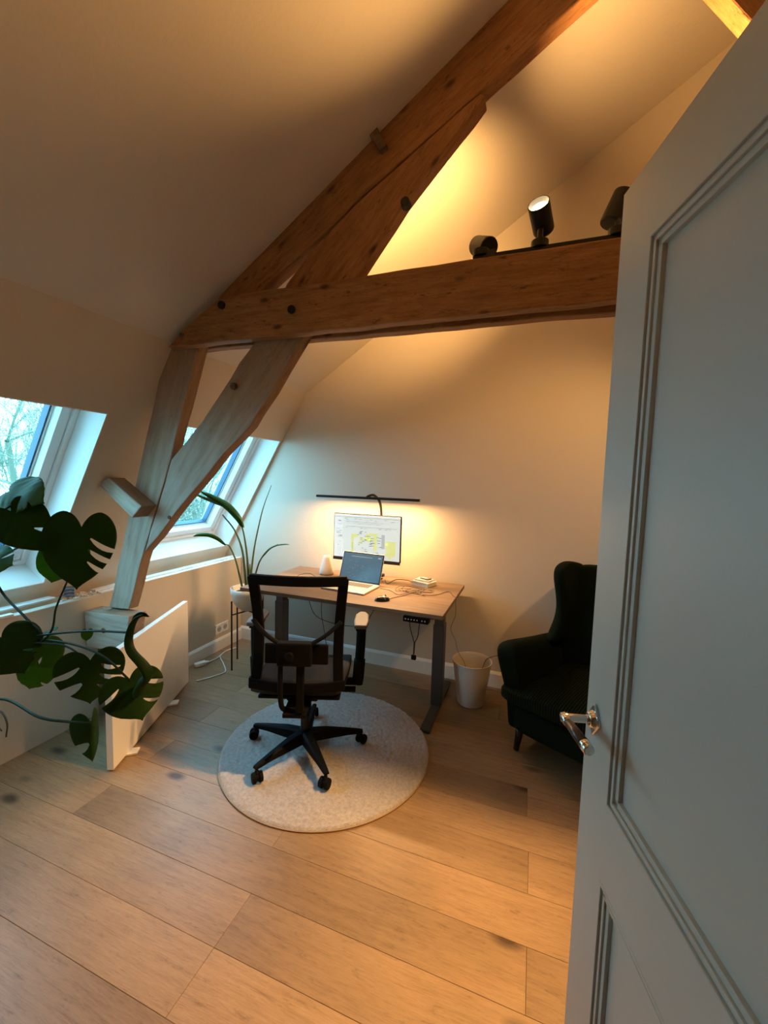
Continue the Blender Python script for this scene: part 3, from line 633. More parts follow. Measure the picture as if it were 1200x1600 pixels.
bm = B(); cyl(bm, (-.06, .03, .365), (-.30, .05, .372), .008, n=10); box(bm, -.335, -.265, .01, .06, .366, .374); obj('lever', bm, M('blue grey paddle', (.16, .20, .24), .4), ch, bevel=.002, label='blue-grey paddle lever')
# seat
bm = B(); bmesh.ops.create_cube(bm, size=1); bmesh.ops.subdivide_edges(bm, edges=bm.edges[:], cuts=5, use_grid_fill=True)
for v in bm.verts:
    x, y, zz = v.co; k = 1-.12*max(0, -y*2)**2
    v.co = Vector((x*.49*k, y*.48+.03, .455+zz*.075+.02*(x*2)**2*(1 if zz > 0 else .2)-.03*max(0, y*2)**3-(.02 if abs(x) > .45 or abs(y) > .45 else 0)*(zz*2)))
obj('seat_cushion', bm, softblk, ch, smooth=True, subd=1)
bm = B(); box(bm, -.215, .215, -.19, .23, .405, .425); obj('seat_pan', bm, black, ch, bevel=.008)
# back
def backy(z): return -.235+.035*sin(pi*(z-.51)/.57)
def bx_(z, s): return s*(.232-.008*cos(pi*(z-.51)/.57)-.014*sin(pi*(z-.51)/.57))
NB = 14; zs = [.505+i*(.565/NB) for i in range(NB+1)]
bm = B(); W_, T_ = .020, .016
def frame_side(s):
    prev = None
    for zz in zs:
        y = backy(zz); xo = bx_(zz, s)*1.06; xi = xo-s*.050
        r = [bm.verts.new(q) for q in ((xo, y-T_, zz), (xi, y-T_, zz), (xi, y+T_, zz), (xo, y+T_, zz))]
        if prev:
            for j in range(4): bm.faces.new((prev[j], prev[(j+1) % 4], r[(j+1) % 4], r[j]))
        else: bm.faces.new(r)
        prev = r
    bm.faces.new(prev)
for s in (-1, 1): frame_side(s)
def frame_bar(z0, z1, bow):
    prev = None
    for i in range(13):
        x = -.245+.49*i/12; k = 1-(x/.245)**2; y = backy((z0+z1)/2)-bow*k
        dz = (-.006*k if z0 > .8 else -.018*k)
        r = [bm.verts.new(q) for q in ((x, y-T_, z0+dz), (x, y-T_, z1+dz), (x, y+T_, z1+dz), (x, y+T_, z0+dz))]
        if prev:
            for j in range(4): bm.faces.new((prev[j], prev[(j+1) % 4], r[(j+1) % 4], r[j]))
        else: bm.faces.new(r)
        prev = r
    bm.faces.new(prev)
frame_bar(1.030, 1.080, .012); frame_bar(.492, .548, .012)
obj('back_frame', bm, black, ch, bevel=.006)
bm = B(); grid = [[bm.verts.new((-.215+.43*i/10, backy(zz)+.004-.012*(1-((i-5)/5)**2), zz)) for i in range(11)] for zz in [.53+.525*j/12 for j in range(13)]]
for a, b_ in zip(grid, grid[1:]):
    for i in range(10): bm.faces.new((a[i], a[i+1], b_[i+1], b_[i]))
obj('mesh_back', bm, net, ch, smooth=True)
for s in (-1, 1):
    bm = B(); tube(bm, [(s*.222, -.245, .850), (s*.15, -.285, .795), (s*.075, -.300, .750)], .013, n=8, flat=.7); obj('back_arm', bm, black, ch, smooth=True)
bm = B(); box(bm, -.085, .085, -.322, -.275, .645, .762); cyl(bm, (-.02, -.325, .70), (-.02, -.34, .70), .024, n=20); obj('spine_housing', bm, black, ch, bevel=.012)
bm = B(); box(bm, -.16, .16, -.262, -.245, .63, .735); obj('lumbar_pad', bm, black, ch, bevel=.014, seg=3)
bm = B(); tube(bm, [(-.068, -.30, .75), (-.070, -.30, .60), (-.068, -.295, .46), (-.055, -.27, .400), (.0, -.20, .365), (0, -.10, .36)], .013, n=10); obj('spine_tube', bm, black, ch, smooth=True)
bm = B(); box(bm, .008, .046, -.305, -.275, .40, .66); box(bm, -.06, .06, -.30, -.10, .368, .392); obj('spine', bm, black, ch, bevel=.006)
for s in (-1, 1):
    bm = B(); zt = .722
    pr = [(-.035, -.10), (-.044, -.02), (-.040, .10), (-.018, .15), (.018, .15), (.040, .10), (.044, -.02), (.035, -.10)]
    prism(bm, [(s*.305+a, .10+b_) for a, b_ in pr], lambda x, y: (x, y, zt-.002), lambda x, y: (x, y, zt+.022))
    obj('armrest_pad', bm, M('dark armrest pad', (.095, .082, .07), .5), ch, bevel=.009, seg=3)
    bm = B(); box(bm, s*.305-.028, s*.305+.028, .03, .17, zt-.024, zt-.002); obj('pad_carrier', bm, black, ch, bevel=.004)
    bm = B(); tube(bm, [(s*.308, .075, zt-.02), (s*.305, .07, .60), (s*.300, .065, .50)], .019, n=10, flat=1.5); tube(bm, [(s*.302, .065, .52), (s*.296, .06, .42), (s*.290, .06, .375)], .023, n=10, flat=1.5); obj('armrest_post', bm, black, ch, smooth=True)
    bm = B(); box(bm, min(s*.10, s*.30), max(s*.10, s*.30), .03, .09, .378, .398); obj('armrest_bracket', bm, black, ch, bevel=.004)

# ================================================================ ARMCHAIR (local frame: front is -y)
ac = thing('wing_armchair', 'dark green velvet wing armchair against the back wall, partly behind the door', 'armchair', (.42, 2.635, 0), rad(-25))
def soft(name, fn, mat=green_v, cuts=4, subd=2, parent=ac):
    bm = B(); bmesh.ops.create_cube(bm, size=2); bmesh.ops.subdivide_edges(bm, edges=bm.edges[:], cuts=cuts, use_grid_fill=True)
    for v in bm.verts: v.co = Vector(fn(*v.co))
    return obj(name, bm, mat, parent, smooth=True, subd=subd)
# seat base, front lower edge curved
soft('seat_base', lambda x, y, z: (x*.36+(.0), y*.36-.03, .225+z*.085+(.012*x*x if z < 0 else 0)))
def cush(x, y, z):
    wx = .430 if y < -.35 else .285
    return (x*wx, y*.33-.10, .365+z*.060*(1-.35*x**4)*(1-.3*max(0, -y)**6)+.01*(1-x*x)*(z > 0))
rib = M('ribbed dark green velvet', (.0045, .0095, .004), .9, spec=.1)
nt = rib.node_tree; tc = nt.nodes.new('ShaderNodeTexCoord'); wv_ = nt.nodes.new('ShaderNodeTexWave'); wv_.inputs['Scale'].default_value = 22; wv_.bands_direction = 'X'; nt.links.new(tc.outputs['Object'], wv_.inputs['Vector'])
bb_ = nt.nodes.new('ShaderNodeBump'); bb_.inputs['Strength'].default_value = .8; bb_.inputs['Distance'].default_value = .006; nt.links.new(wv_.outputs['Fac'], bb_.inputs['Height']); nt.links.new(bb_.outputs[0], nt.nodes['Principled BSDF'].inputs['Normal'])
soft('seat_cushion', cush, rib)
def backf(x, y, z):   # y thickness, z height
    zz = .36+(z+1)/2*.68; top = .025*(1-x*x)*(z > 0)
    return (x*(.35-.02*z), .27+y*.06+(zz-.36)*.12, zz+top)
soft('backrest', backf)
for s in (-1, 1):
    def armf(x, y, z, s=s):
        t = (z+1)/2; zz = .12+t*.50; yy = y*.34-.01-.05*t*(y < -.5)
        yy -= .03*t*t*(y < -.5); fl = .055*max(0, t-.45)/.55                        # roll outwards
        droop = -.11*(y+1)/2
        return (s*(.338+x*(.052+.02*t)+fl), yy, zz+droop*(t > .5)+.04*(t > .9)*(1-x*x)+.02*(t > .9)*(y < -.5))
    soft('armrest', armf)
    bm = B()       # wing: rows from the arm upwards; each row is a rounded slab reaching back into the backrest
    rows = []
    for zz, yf, xo in ((.54, .03, .375), (.62, .055, .362), (.70, .095, .345), (.79, .100, .335), (.88, .070, .334), (.97, .035, .338), (1.03, .025, .340), (1.075, .045, .335), (1.10, .095, .325)):
        yb = .375+(zz-.36)*.10; th = .085
        row = [(xo-th*.1, yf+.012), (xo, yf+.05), (xo, yb-.02), (xo-.02, yb), (xo-th, yb), (xo-th, yf+.05), (xo-th*.85, yf+.012), (xo-th*.5, yf)]
        if zz > 1.09: row = [(xo-.04+(a-xo+.04)*.55, yf+.05+(b_-yf)*.75) for a, b_ in row]
        rows.append([bm.verts.new((s*a, b_, zz-(.06*max(0, (b_-.20))/.25 if zz > 1.0 else 0))) for a, b_ in row])
    for A, Bq in zip(rows, rows[1:]):
        for i in range(8): bm.faces.new((A[i], A[(i+1) % 8], Bq[(i+1) % 8], Bq[i]))
    bm.faces.new(rows[0]); bm.faces.new(rows[-1])
    obj('wing', bm, green_v, ac, smooth=True, subd=2)
    bm = B(); cyl(bm, (s*.338, -.318, .002), (s*.325, -.30, .165), .016, .027, n=14); obj('leg', bm, darkleg, ac, smooth=True)
    bm = B(); cyl(bm, (s*.30, .34, .002), (s*.30, .28, .165), .016, .027, n=14); obj('leg', bm, darkleg, ac, smooth=True)
for i in range(3):
    for j in range(3):
        z_ = .58+j*.14; bm = B(); cyl(bm, (-.14+i*.14, .206+(z_-.36)*.12, z_), (-.14+i*.14, .22+(z_-.36)*.12, z_), .011, n=10); obj('tufting_button', bm, green_v, ac)

# ================================================================ LEANING BOARD ON THE FLOOR
p0 = Vector((-2.021, 1.469, 0)); p1 = Vector((-2.395, 2.345, 0)); dd = (p1-p0).normalized(); nn = Vector((-dd.y, dd.x, 0)); L_ = (p1-p0).length
brd = thing('white_board', 'white board standing on its long edge beside the post', 'board', p0, math.atan2(dd.y, dd.x))
bm = B(); box(bm, 0, L_, 0, .034, .012, .640); obj('panel', bm, board_m, brd, bevel=.0015)
bm = B(); box(bm, -.0012, .0002, .0, .034, .012, .640); obj('edge_band', bm, white_m, brd)
for s in (.15, .66):
    t = thing('card_wedge', 'flat white card pad under the %s of the standing white board' % ('near end' if s < .3 else 'middle'), 'card', p0+dd*s, math.atan2(dd.y, dd.x)+.2, 'card pads under the white board')
    bm = B(); prism(bm, [(-.025, -.045), (.03, -.045), (.03, .04), (-.03, .045)], lambda x, y: (x, y, .001), lambda x, y: (x, y, .0115)); obj('pad', bm, paper, t, bevel=.001)

# ================================================================ OUTLET, WHITE CABLE
ou = thing('wall_outlet', 'white double socket low on the left knee wall near the corner', 'outlet', (XL, 2.95, .195))
bm = B(); box(bm, .0005, .009, -.082, .082, -.045, .045); obj('plate', bm, whitepl, ou, bevel=.003)
for s in (-1, 1):
    bm = B(); cyl(bm, (.0085, s*.038, 0), (.0105, s*.038, 0), .025, n=24); sk = obj('socket', bm, M('socket well %d' % s, (.45, .44, .42), .5), ou)
    bm = B(); cyl(bm, (.0105, s*.038-.009, 0), (.0112, s*.038-.009, 0), .0035, n=8); cyl(bm, (.0105, s*.038+.009, 0), (.0112, s*.038+.009, 0), .0035, n=8); obj('pin_holes', bm, black, sk)
ad = thing('power_adapter', 'white plug adapter lying on the floor by the left baseboard', 'adapter', (-2.53, 2.60, 0), rad(65))
bm = B(); box(bm, -.045, .045, -.022, .022, .001, .032); obj('case', bm, whitepl, ad, bevel=.006)
bm = B(); cyl(bm, (.045, 0, .016), (.07, 0, .016), .014, .008, n=12); obj('strain_relief', bm, whitepl, ad)
cable([(-2.50, 2.67, .012), (-2.50, 2.76, .006), (-2.53, 2.90, .006), (-2.50, 3.0, .006), (-2.53, 2.92, .007), (-2.50, 2.80, .006), (-2.38, 2.70, .006), (-2.27, 2.60, .006), (-2.27, 2.54, .006), (-2.33, 2.42, .006), (-2.36, 2.385, .006)], .0045, cablew, 'white cable lying in a loop on the floor by the left baseboard', 'white_cable')

# ================================================================ LEDGE ITEMS
def plank(name, lab, y0, y1, x0, x1, z0, h, rz=0, tilt=0, mat=white_m):
    t = thing(name, lab, 'trim strip', ((x0+x1)/2, (y0+y1)/2, z0), rz, 'loose white strips on the window ledge')
    bm = B(); box(bm, -(x1-x0)/2, (x1-x0)/2, -(y1-y0)/2, (y1-y0)/2, 0, h); o = obj('strip', bm, mat, t, bevel=.002)
    return t
plank('loose_strip', 'broad loose white strip lying on the ledge under the near window', .62, 1.62, -2.745, -2.675, .812, .012, rad(1))
plank('loose_strip', 'narrow loose white strip at the front of the ledge, end sawn off', .60, 1.37, -2.655, -2.622, .797, .012, rad(-1))
bm = B(); box(bm, XL-.125, XL-.055, .5, 1.7, .795, .811); tag(obj('ledge_batten', bm, M('raw pine batten', (.45, .34, .22), .8)), 'raw wooden batten under the loose white strip on the ledge', 'batten')
g = thing('drinking_glass', 'small clear glass with blue stripes on the ledge beside the timber post', 'glass', (-2.69, 1.70, .797))
bm = B(); lathe(bm, [(0, .001), (.026, .001), (.029, .075), (.0275, .075), (.025, .006), (0, .006)], 28)
clear = glassmat(); clear.name = 'clear glass'; obj('tumbler', bm, clear, g, smooth=True)
bm = B()
for zz in (.018, .038, .058): lathe(bm, [(.0268+.00004*zz*1000, zz), (.0274+.00004*zz*1000, zz+.009)], 28)
obj('blue_bands', bm, M('blue stripes', (.08, .16, .35), .4), g)
bm = B()
rs = random.Random(11)
for i in range(260):
    y = rs.choice([rs.uniform(2.55, 3.2), rs.uniform(2.7, 3.2), rs.uniform(1.62, 2.1)]); x = rs.uniform(-2.735, -2.63); r = rs.uniform(.003, .011)
    q = bmesh.ops.create_icosphere(bm, subdivisions=1, radius=r)
    for v in q['verts']: v.co = Vector((v.co.x*rs.uniform(.7, 1.3)+x, v.co.y+y, v.co.z*.7+.797+r*.5))
o = obj('plaster_crumbs', bm, rubble_m); o['kind'] = 'stuff'; tag(o, 'broken plaster crumbs strewn on the ledge under the far window', 'rubble')

# ================================================================ STRELITZIA IN POT ON STAND
sp = thing('potted_strelitzia', 'bird of paradise plant in a pale round pot left of the desk', 'plant', (-2.195, 2.78, .47)); iv = inv(sp)
bm = B(); lathe(bm, [(0, 0), (.045, .0), (.085, .03), (.118, .08), (.135, .15), (.137, .19), (.131, .19), (.128, .15), (.0, .145)], 44); obj('pot', bm, pot_w, sp, smooth=True)
bm = B(); lathe(bm, [(0, .152), (.06, .155), (.127, .148)], 30); obj('soil', bm, soil, sp)
stand = thing('plant_stand', 'thin black metal stand with four legs carrying the pale pot', 'plant stand', (-2.195, 2.78, 0), rad(28))
for i in range(4):
    a = pi/4+i*pi/2; x, y = .150*cos(a), .150*sin(a)
    bm = B(); cyl(bm, (x, y, .001), (x, y, .575), .0065, n=10); obj('leg', bm, blackm, stand)
bm = B()
for i in range(2):
    a = pi/4+i*pi/2; cyl(bm, (.150*cos(a), .150*sin(a), .462), (-.150*cos(a), -.150*sin(a), .462), .006, n=8)
obj('cross_bar', bm, blackm, stand)
X0 = Vector((-2.20, 2.77, .61))
def stalk(pts, r0, r1, nm='stalk', mat=strel_s):
    bm = B(); tube(bm, pts, r0, n=8, k=8, taper=r1); return obj(nm, bm, mat, sp, rootm=iv, smooth=True)
stalk([X0, (-2.21, 2.76, .80), (-2.22, 2.74, .98), (-2.26, 2.70, 1.14), (-2.33, 2.64, 1.27)], .011, .005)
stalk([X0+Vector((.02, 0, 0)), (-2.185, 2.77, .80), (-2.19, 2.76, .95), (-2.20, 2.74, 1.10), (-2.215, 2.72, 1.20)], .011, .005)
stalk([X0+Vector((.03, 0, 0)), (-2.16, 2.78, .78), (-2.13, 2.78, 1.0), (-2.07, 2.78, 1.25), (-2.02, 2.77, 1.38), (-1.955, 2.76, 1.515)], .010, .0022)
stalk([X0+Vector((.03, -.02, 0)), (-2.12, 2.77, .76), (-2.06, 2.76, .90), (-1.98, 2.76, 1.00), (-1.89, 2.76, 1.05)], .009, .004)
stalk([X0+Vector((-.03, 0, 0)), (-2.26, 2.75, .78), (-2.29, 2.74, .90), (-2.33, 2.72, 1.00), (-2.36, 2.71, 1.02)], .009, .004)
stalk([X0+Vector((.01, .01, 0)), (-2.17, 2.77, .76), (-2.165, 2.77, .86)], .012, .004)
def blade(name, pts, wid, fold, mat, nrm, sides=(1, 1), parent=sp, iv=iv, k=8):
    """leaf blade that follows a midrib; fold = how far the halves hang down"""
    P = smoothpts(pts, k); N = len(P); bm = B(); rows = []
    for i, p in enumerate(P):
        t = i/(N-1); d = (P[min(i+1, N-1)]-P[max(i-1, 0)]).normalized(); nv = Vector(nrm); sd = d.cross(nv).normalized(); dn = sd.cross(d).normalized()
        w_ = wid*(sin(pi*min(1, t*.97+.03))**.55)*(1-.25*t); row = []
        for j in range(-3, 4):
            u = j/3; s_ = sides[0] if u < 0 else sides[1]; a = fold*abs(u)
            row.append(bm.verts.new(p+sd*(u*w_*s_*cos(a))-dn*(-abs(u)*w_*s_*sin(a))))
        rows.append(row)
    for a, b_ in zip(rows, rows[1:]):
        for j in range(6): bm.faces.new((a[j], a[j+1], b_[j+1], b_[j]))
    o = obj(name, bm, mat, parent, rootm=iv, smooth=True); s = o.modifiers.new('t', 'SOLIDIFY'); s.thickness = .0015; return o
blade('leaf', [(-2.185, 2.72, 1.17), (-2.215, 2.70, 1.27), (-2.28, 2.66, 1.36), (-2.37, 2.58, 1.43), (-2.42, 2.50, 1.462)], .062, 1.05, strel_m, (.3, -.5, -1))
blade('leaf', [(-2.30, 2.66, 1.33), (-2.37, 2.57, 1.39), (-2.44, 2.50, 1.435), (-2.50, 2.46, 1.462)], .026, .9, strel_m, (.3, -.4, -1))
blade('leaf', [(-2.355, 2.71, 1.015), (-2.40, 2.68, 1.075), (-2.46, 2.64, 1.11), (-2.53, 2.60, 1.108), (-2.575, 2.58, 1.085)], .038, .9, leaf_l, (.2, -.5, -1))
blade('leaf', [(-2.04, 2.76, .93), (-1.97, 2.76, 1.01), (-1.90, 2.76, 1.046), (-1.82, 2.76, 1.060), (-1.78, 2.76, 1.056)], .014, 1.2, strel_m, (0, 0, -1))

# ================================================================ MONSTERA (front left)
mp_ = thing('monstera', 'large swiss cheese plant reaching into the room from the left', 'plant', (-2.17, .70, 0)); miv = inv(mp_)
bm = B(); lathe(bm, [(0, .001), (.13, .001), (.145, .02), (.17, .30), (.175, .32), (.16, .32), (.155, .27), (0, .265)], 40); obj('pot', bm, terra, mp_, smooth=True)
bm = B(); lathe(bm, [(0, .285), (.08, .285), (.156, .278)], 30); obj('soil', bm, soil, mp_)
CR = Vector((-2.17, .76, .42))
def inpoly(p, poly):
    c = False; n = len(poly)
    for i in range(n):
        a, b_ = poly[i], poly[(i+1) % n]
        if (a[1] > p[1]) != (b_[1] > p[1]) and p[0] < (b_[0]-a[0])*(p[1]-a[1])/(b_[1]-a[1])+a[0]: c = not c
    return c
def monstera(base, tip, nrm, wid, slots, mat, curl=.25, nm='leaf', lobes=(1, 1), cup=.12, deep=None, seed=0):
    """heart-shaped leaf: base = where the stalk joins, tip = point; slots: (side, t, reach) lens-shaped openings or notches to the rim"""
    base, tip = Vector(base), Vector(tip); ax = tip-base; Ln = ax.length; ax.normalize(); nv = Vector(nrm); nv = (nv-ax*nv.dot(ax)).normalized(); sd = nv.cross(ax)
    # outline in leaf space: y from -.28 (lobes) to 1 (tip), x half width ~ .5
    H2 = [(0, .0), (.05, -.10), (.14, -.20), (.27, -.24), (.40, -.17), (.50, -.02), (.54, .16), (.52, .36), (.45, .55), (.34, .71), (.21, .83), (.10, .91), (.03, .97)]
    hr = [(x*lobes[1], y) for x, y in smooth2(H2)]; hl = [(-x*lobes[0], y) for x, y in smooth2(H2)]
    poly = hr+[(0, 1.02)]+hl[::-1][:-1]
    holes = []
    for s_, t, r0, r1, th in slots:
        # curved lens from the midrib side outwards, leaning to the tip
        p0 = Vector((s_*r0, t)); p1 = Vector((s_*r1, t+.20*(r1-r0)/.4)); dv = (p1-p0); pv = Vector((-dv.y, dv.x)).normalized()
        up_ = []; dn_ = []
        for k in range(7):
            u = k/6; c = p0+dv*u+pv*s_*.05*sin(pi*u); hw = th*sin(pi*min(.999, max(.02, u*.9+.04)))**.7
            up_.append(c+pv*hw); dn_.append(c-pv*hw)
        holes.append([(q.x, q.y) for q in up_+dn_[::-1]])
    pts = [Vector(p) for p in poly]; edges = [(i, (i+1) % len(poly)) for i in range(len(poly))]
    for h in holes:
        k = len(pts); pts += [Vector(p) for p in h]; edges += [(k+i, k+(i+1) % len(h)) for i in range(len(h))]
    for i in range(-11, 12):
        for j in range(-4, 19):
            q = (i*.05+.001, j*.055)
            if inpoly(q, poly): pts.append(Vector(q))
    vs, es, fs, *_ = geometry.delaunay_2d_cdt(pts, edges, [], 0, 1e-5)
    bm = B(); V = []
    for v in vs:
        x, y = v.x, v.y
        h = -cup*abs(x)**1.3*1.4-curl*max(0, y-.2)**2+.015*sin(9*y+3*x+seed)+.02*cos(14*x+seed)*abs(x)+.018*abs(sin(y*16-abs(x)*9))*min(1, abs(x)*4)
        V.append(bm.verts.new(base+ax*(y*Ln)+sd*(x*Ln*wid)+nv*(h*Ln)))
    for f in fs:
        c = (sum(vs[i].x for i in f)/3, sum(vs[i].y for i in f)/3)
        if inpoly(c, poly) and not any(inpoly(c, h) for h in holes): bm.faces.new([V[i] for i in f])
    for v in [v for v in bm.verts if not v.link_faces]: bm.verts.remove(v)
    o = obj(nm, bm, mat, mp_, rootm=miv, smooth=True); s = o.modifiers.new('t', 'SOLIDIFY'); s.thickness = .0012
    return o
def smooth2(pts):
    return [(q.x, q.y) for q in smoothpts([(a, b_, 0) for a, b_ in pts], 3)]
CAM = Vector((0, 0, 1.6))
def facing(p, off=(0, 0, 0)): return (CAM-Vector(p)).normalized()+Vector(off)
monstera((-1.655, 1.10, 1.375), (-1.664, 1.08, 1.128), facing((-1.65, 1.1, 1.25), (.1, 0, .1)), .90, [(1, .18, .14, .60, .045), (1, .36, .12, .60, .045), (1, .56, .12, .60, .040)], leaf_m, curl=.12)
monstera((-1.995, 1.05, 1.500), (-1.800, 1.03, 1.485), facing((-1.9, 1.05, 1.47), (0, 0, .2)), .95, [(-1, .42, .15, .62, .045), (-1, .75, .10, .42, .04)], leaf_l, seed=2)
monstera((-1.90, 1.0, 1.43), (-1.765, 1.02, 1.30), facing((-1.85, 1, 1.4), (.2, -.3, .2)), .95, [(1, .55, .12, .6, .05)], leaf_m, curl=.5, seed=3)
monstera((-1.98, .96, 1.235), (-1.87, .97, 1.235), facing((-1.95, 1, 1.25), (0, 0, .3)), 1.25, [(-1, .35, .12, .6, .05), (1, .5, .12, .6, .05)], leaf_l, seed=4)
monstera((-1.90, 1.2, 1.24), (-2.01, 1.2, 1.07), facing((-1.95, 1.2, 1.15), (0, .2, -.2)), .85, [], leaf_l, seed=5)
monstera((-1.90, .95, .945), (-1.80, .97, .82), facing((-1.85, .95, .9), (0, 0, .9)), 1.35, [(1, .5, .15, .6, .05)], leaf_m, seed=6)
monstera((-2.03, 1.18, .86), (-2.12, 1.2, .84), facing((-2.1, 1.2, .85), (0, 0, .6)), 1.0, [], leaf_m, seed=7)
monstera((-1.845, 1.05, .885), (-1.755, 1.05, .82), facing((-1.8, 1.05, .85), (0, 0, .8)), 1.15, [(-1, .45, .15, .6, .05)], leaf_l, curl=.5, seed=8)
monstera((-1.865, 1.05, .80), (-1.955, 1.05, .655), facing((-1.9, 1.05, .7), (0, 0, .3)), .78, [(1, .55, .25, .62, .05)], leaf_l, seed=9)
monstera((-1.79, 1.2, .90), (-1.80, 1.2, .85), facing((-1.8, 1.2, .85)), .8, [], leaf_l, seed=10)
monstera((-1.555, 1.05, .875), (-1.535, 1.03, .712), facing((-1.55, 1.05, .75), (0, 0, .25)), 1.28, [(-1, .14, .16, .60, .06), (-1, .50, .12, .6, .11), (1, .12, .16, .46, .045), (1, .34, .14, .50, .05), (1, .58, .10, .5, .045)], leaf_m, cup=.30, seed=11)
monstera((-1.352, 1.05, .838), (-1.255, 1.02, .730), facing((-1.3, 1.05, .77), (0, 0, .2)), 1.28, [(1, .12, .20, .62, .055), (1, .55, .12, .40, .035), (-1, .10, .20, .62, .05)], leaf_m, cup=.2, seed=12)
monstera((-1.635, 1.1, .575), (-1.620, 1.1, .405), (.9, -.3, .3), .55, [(-1, .5, .1, .6, .12)], leaf_m, cup=.9, curl=.3, seed=13)
# unfurling rolled leaf
bm = B(); tube(bm, [(-1.245, 1.03, 1.105), (-1.285, 1.03, 1.085), (-1.312, 1.03, 1.045), (-1.312, 1.02, 1.00), (-1.285, 1.01, .970), (-1.235, 1.01, .935), (-1.222, 1.02, .895), (-1.265, 1.03, .855), (-1.295, 1.04, .815)], .009, n=10, k=8, taper=.032, flat=.5)
obj('rolled_leaf', bm, leaf_m, mp_, rootm=miv, smooth=True, label='young leaf still rolled in a spiral')
blade('leaf', [(-1.305, 1.03, 1.062), (-1.285, 1.03, 1.088), (-1.255, 1.03, 1.104), (-1.222, 1.03, 1.100)], .012, .5, leaf_m, (.2, -1, .3), parent=mp_, iv=miv)
for pts, r in (([CR, (-2.11, .98, .80), (-1.97, 1.04, .885), (-1.815, 1.05, .933), (-1.554, 1.05, .990), (-1.305, 1.03, 1.03)], .0055),
               ([CR, (-2.12, .97, .78), (-2.00, 1.04, .87), (-1.856, 1.05, .905), (-1.664, 1.05, .922), (-1.488, 1.05, .904), (-1.345, 1.05, .835)], .005),
               ([CR, (-2.12, .90, .72), (-1.98, 1.0, .87), (-1.75, 1.05, .905), (-1.62, 1.05, .89), (-1.56, 1.05, .85)], .0045),
               ([CR, (-2.00, 1.02, .80), (-1.835, 1.05, .914), (-1.931, 1.05, .987), (-2.092, 1.05, 1.088), (-2.10, 1.0, 1.30), (-1.98, 1.02, 1.44)], .006),
               ([CR, (-2.25, .95, .85), (-2.20, 1.0, 1.10), (-2.081, 1.05, 1.22), (-1.91, 1.05, 1.294), (-1.782, 1.06, 1.342), (-1.66, 1.10, 1.372)], .005),
               ([CR, (-2.0, 1.0, .78), (-1.799, 1.05, .928), (-1.755, 1.06, 1.052), (-1.77, 1.12, 1.16), (-1.85, 1.20, 1.235)], .0045),
               ([CR+Vector((0, 0, -.05)), (-2.25, .95, .52), (-2.13, 1.05, .596), (-1.876, 1.05, .574), (-1.74, 1.07, .575), (-1.637, 1.1, .58)], .0065),
               ([CR, (-2.15, .85, .80), (-1.98, .95, 1.0), (-1.90, .93, 1.0)], .0045),
               ([CR, (-2.1, .9, .70), (-2.0, 1.0, .80), (-1.90, 1.05, .90), (-1.865, 1.05, .80)], .004),
               ([CR, (-2.2, .85, 1.0), (-2.1, .9, 1.3), (-1.90, 1.0, 1.45)], .005),
               ([CR, (-2.2, .9, .9), (-2.08, .95, 1.2), (-1.98, .96, 1.235)], .004)):
    bm = B(); tube(bm, pts, r, n=8, k=8, taper=r*.75); obj('leaf_stalk', bm, stem_m, mp_, rootm=miv, smooth=True)
bm = B(); tube(bm, [CR+Vector((0, 0, -.14)), CR+Vector((0, .02, -.05)), CR+Vector((.02, .03, .05))], .022, n=10); obj('stem', bm, stem_m, mp_, rootm=miv, smooth=True)
for pts in ([CR, (-2.28, 1.0, .56), (-2.15, 1.05, .54), (-2.09, 1.05, .50), (-2.10, 1.05, .43)], [CR, (-2.3, 1.0, .50), (-2.22, 1.05, .49), (-2.13, 1.05, .45)]):
    bm = B(); tube(bm, pts, .005, n=7, k=8, taper=.003); obj('aerial_root', bm, M('aerial root', (.06, .05, .03), .7), mp_, rootm=miv, smooth=True)

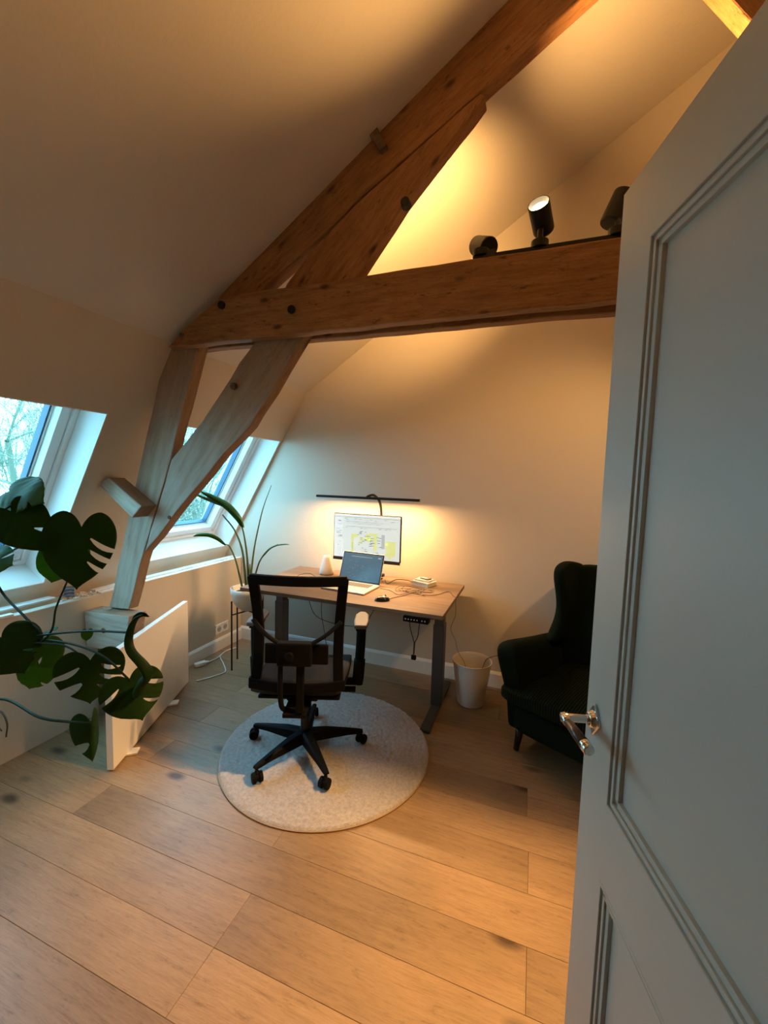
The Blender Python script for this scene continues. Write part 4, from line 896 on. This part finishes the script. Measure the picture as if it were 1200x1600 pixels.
# ================================================================ TREES OUTSIDE
twig_m = M('bare bark', (.16, .15, .12), .9); twig_g = M('greenish bark', (.17, .19, .13), .9)
def tree(x, y, h, seed, label, mat, dens):
    rs = random.Random(seed); t = thing('bare_tree', label, 'tree', (x, y, -7.0), 0, 'bare trees outside the windows')
    vt, fc = [], []; tv, tf = [], []
    def seg(a, b_, r0, r1, V, Fc, n=3):
        d = b_-a; u, v = basis(d); k = len(V)
        for p, r in ((a, r0), (b_, r1)):
            for i in range(n): V.append(p+(u*cos(2*pi*i/n)+v*sin(2*pi*i/n))*r)
        for i in range(n): Fc.append((k+i, k+(i+1) % n, k+n+(i+1) % n, k+n+i))
    def grow(p, d, ln, r, lev):
        n = 3; q = p
        for i in range(n):
            d = (d+Vector((rs.uniform(-1, 1), rs.uniform(-1, 1), rs.uniform(-.5, .8)))*.22).normalized(); q2 = q+d*ln/n
            if lev < 2: seg(q, q2, r*(1-i*.2/n), r*(1-(i+1)*.2/n), tv, tf, 6)
            else: seg(q, q2, r, r*.8, vt, fc)
            q = q2
            if lev < 5 and (lev > 0 or i > 0):
                for _ in range(dens if lev > 1 else 2):
                    nd = (d+Vector((rs.uniform(-1, 1), rs.uniform(-1, 1), rs.uniform(-.6, .9)))*.95).normalized()
                    if lev < 4 or rs.random() < .85: grow(q, nd, ln*rs.uniform(.50, .66), max(r*.45, .007), lev+1)
    grow(Vector((0, 0, 0)), Vector((0, 0, 1)), h*.55, .16, 0)
    for nm, V, Fc in (('trunk', tv, tf), ('twigs', vt, fc)):
        me = bpy.data.meshes.new(nm); me.from_pydata(V, [], Fc); me.materials.append(mat); o = bpy.data.objects.new(nm, me); COL.objects.link(o); o.parent = t
        if nm == 'twigs': o['kind'] = 'stuff'
TR = [(-14.5, 7.6, 11.5, 'tall bare tree with fine twigs outside the near window'), (-20, 21, 12.5, 'bare tree with pale twigs far off, behind the upper part of the far window'),
      (-12, 12.5, 10.5, 'bare tree standing close outside the far window'), (-24, 12.5, 12.5, 'broad bare tree standing far behind the near window')]
for i, (x, y, h, l) in enumerate(TR): tree(x, y, h, 20+i, l, twig_m if i % 2 else twig_g, 2)
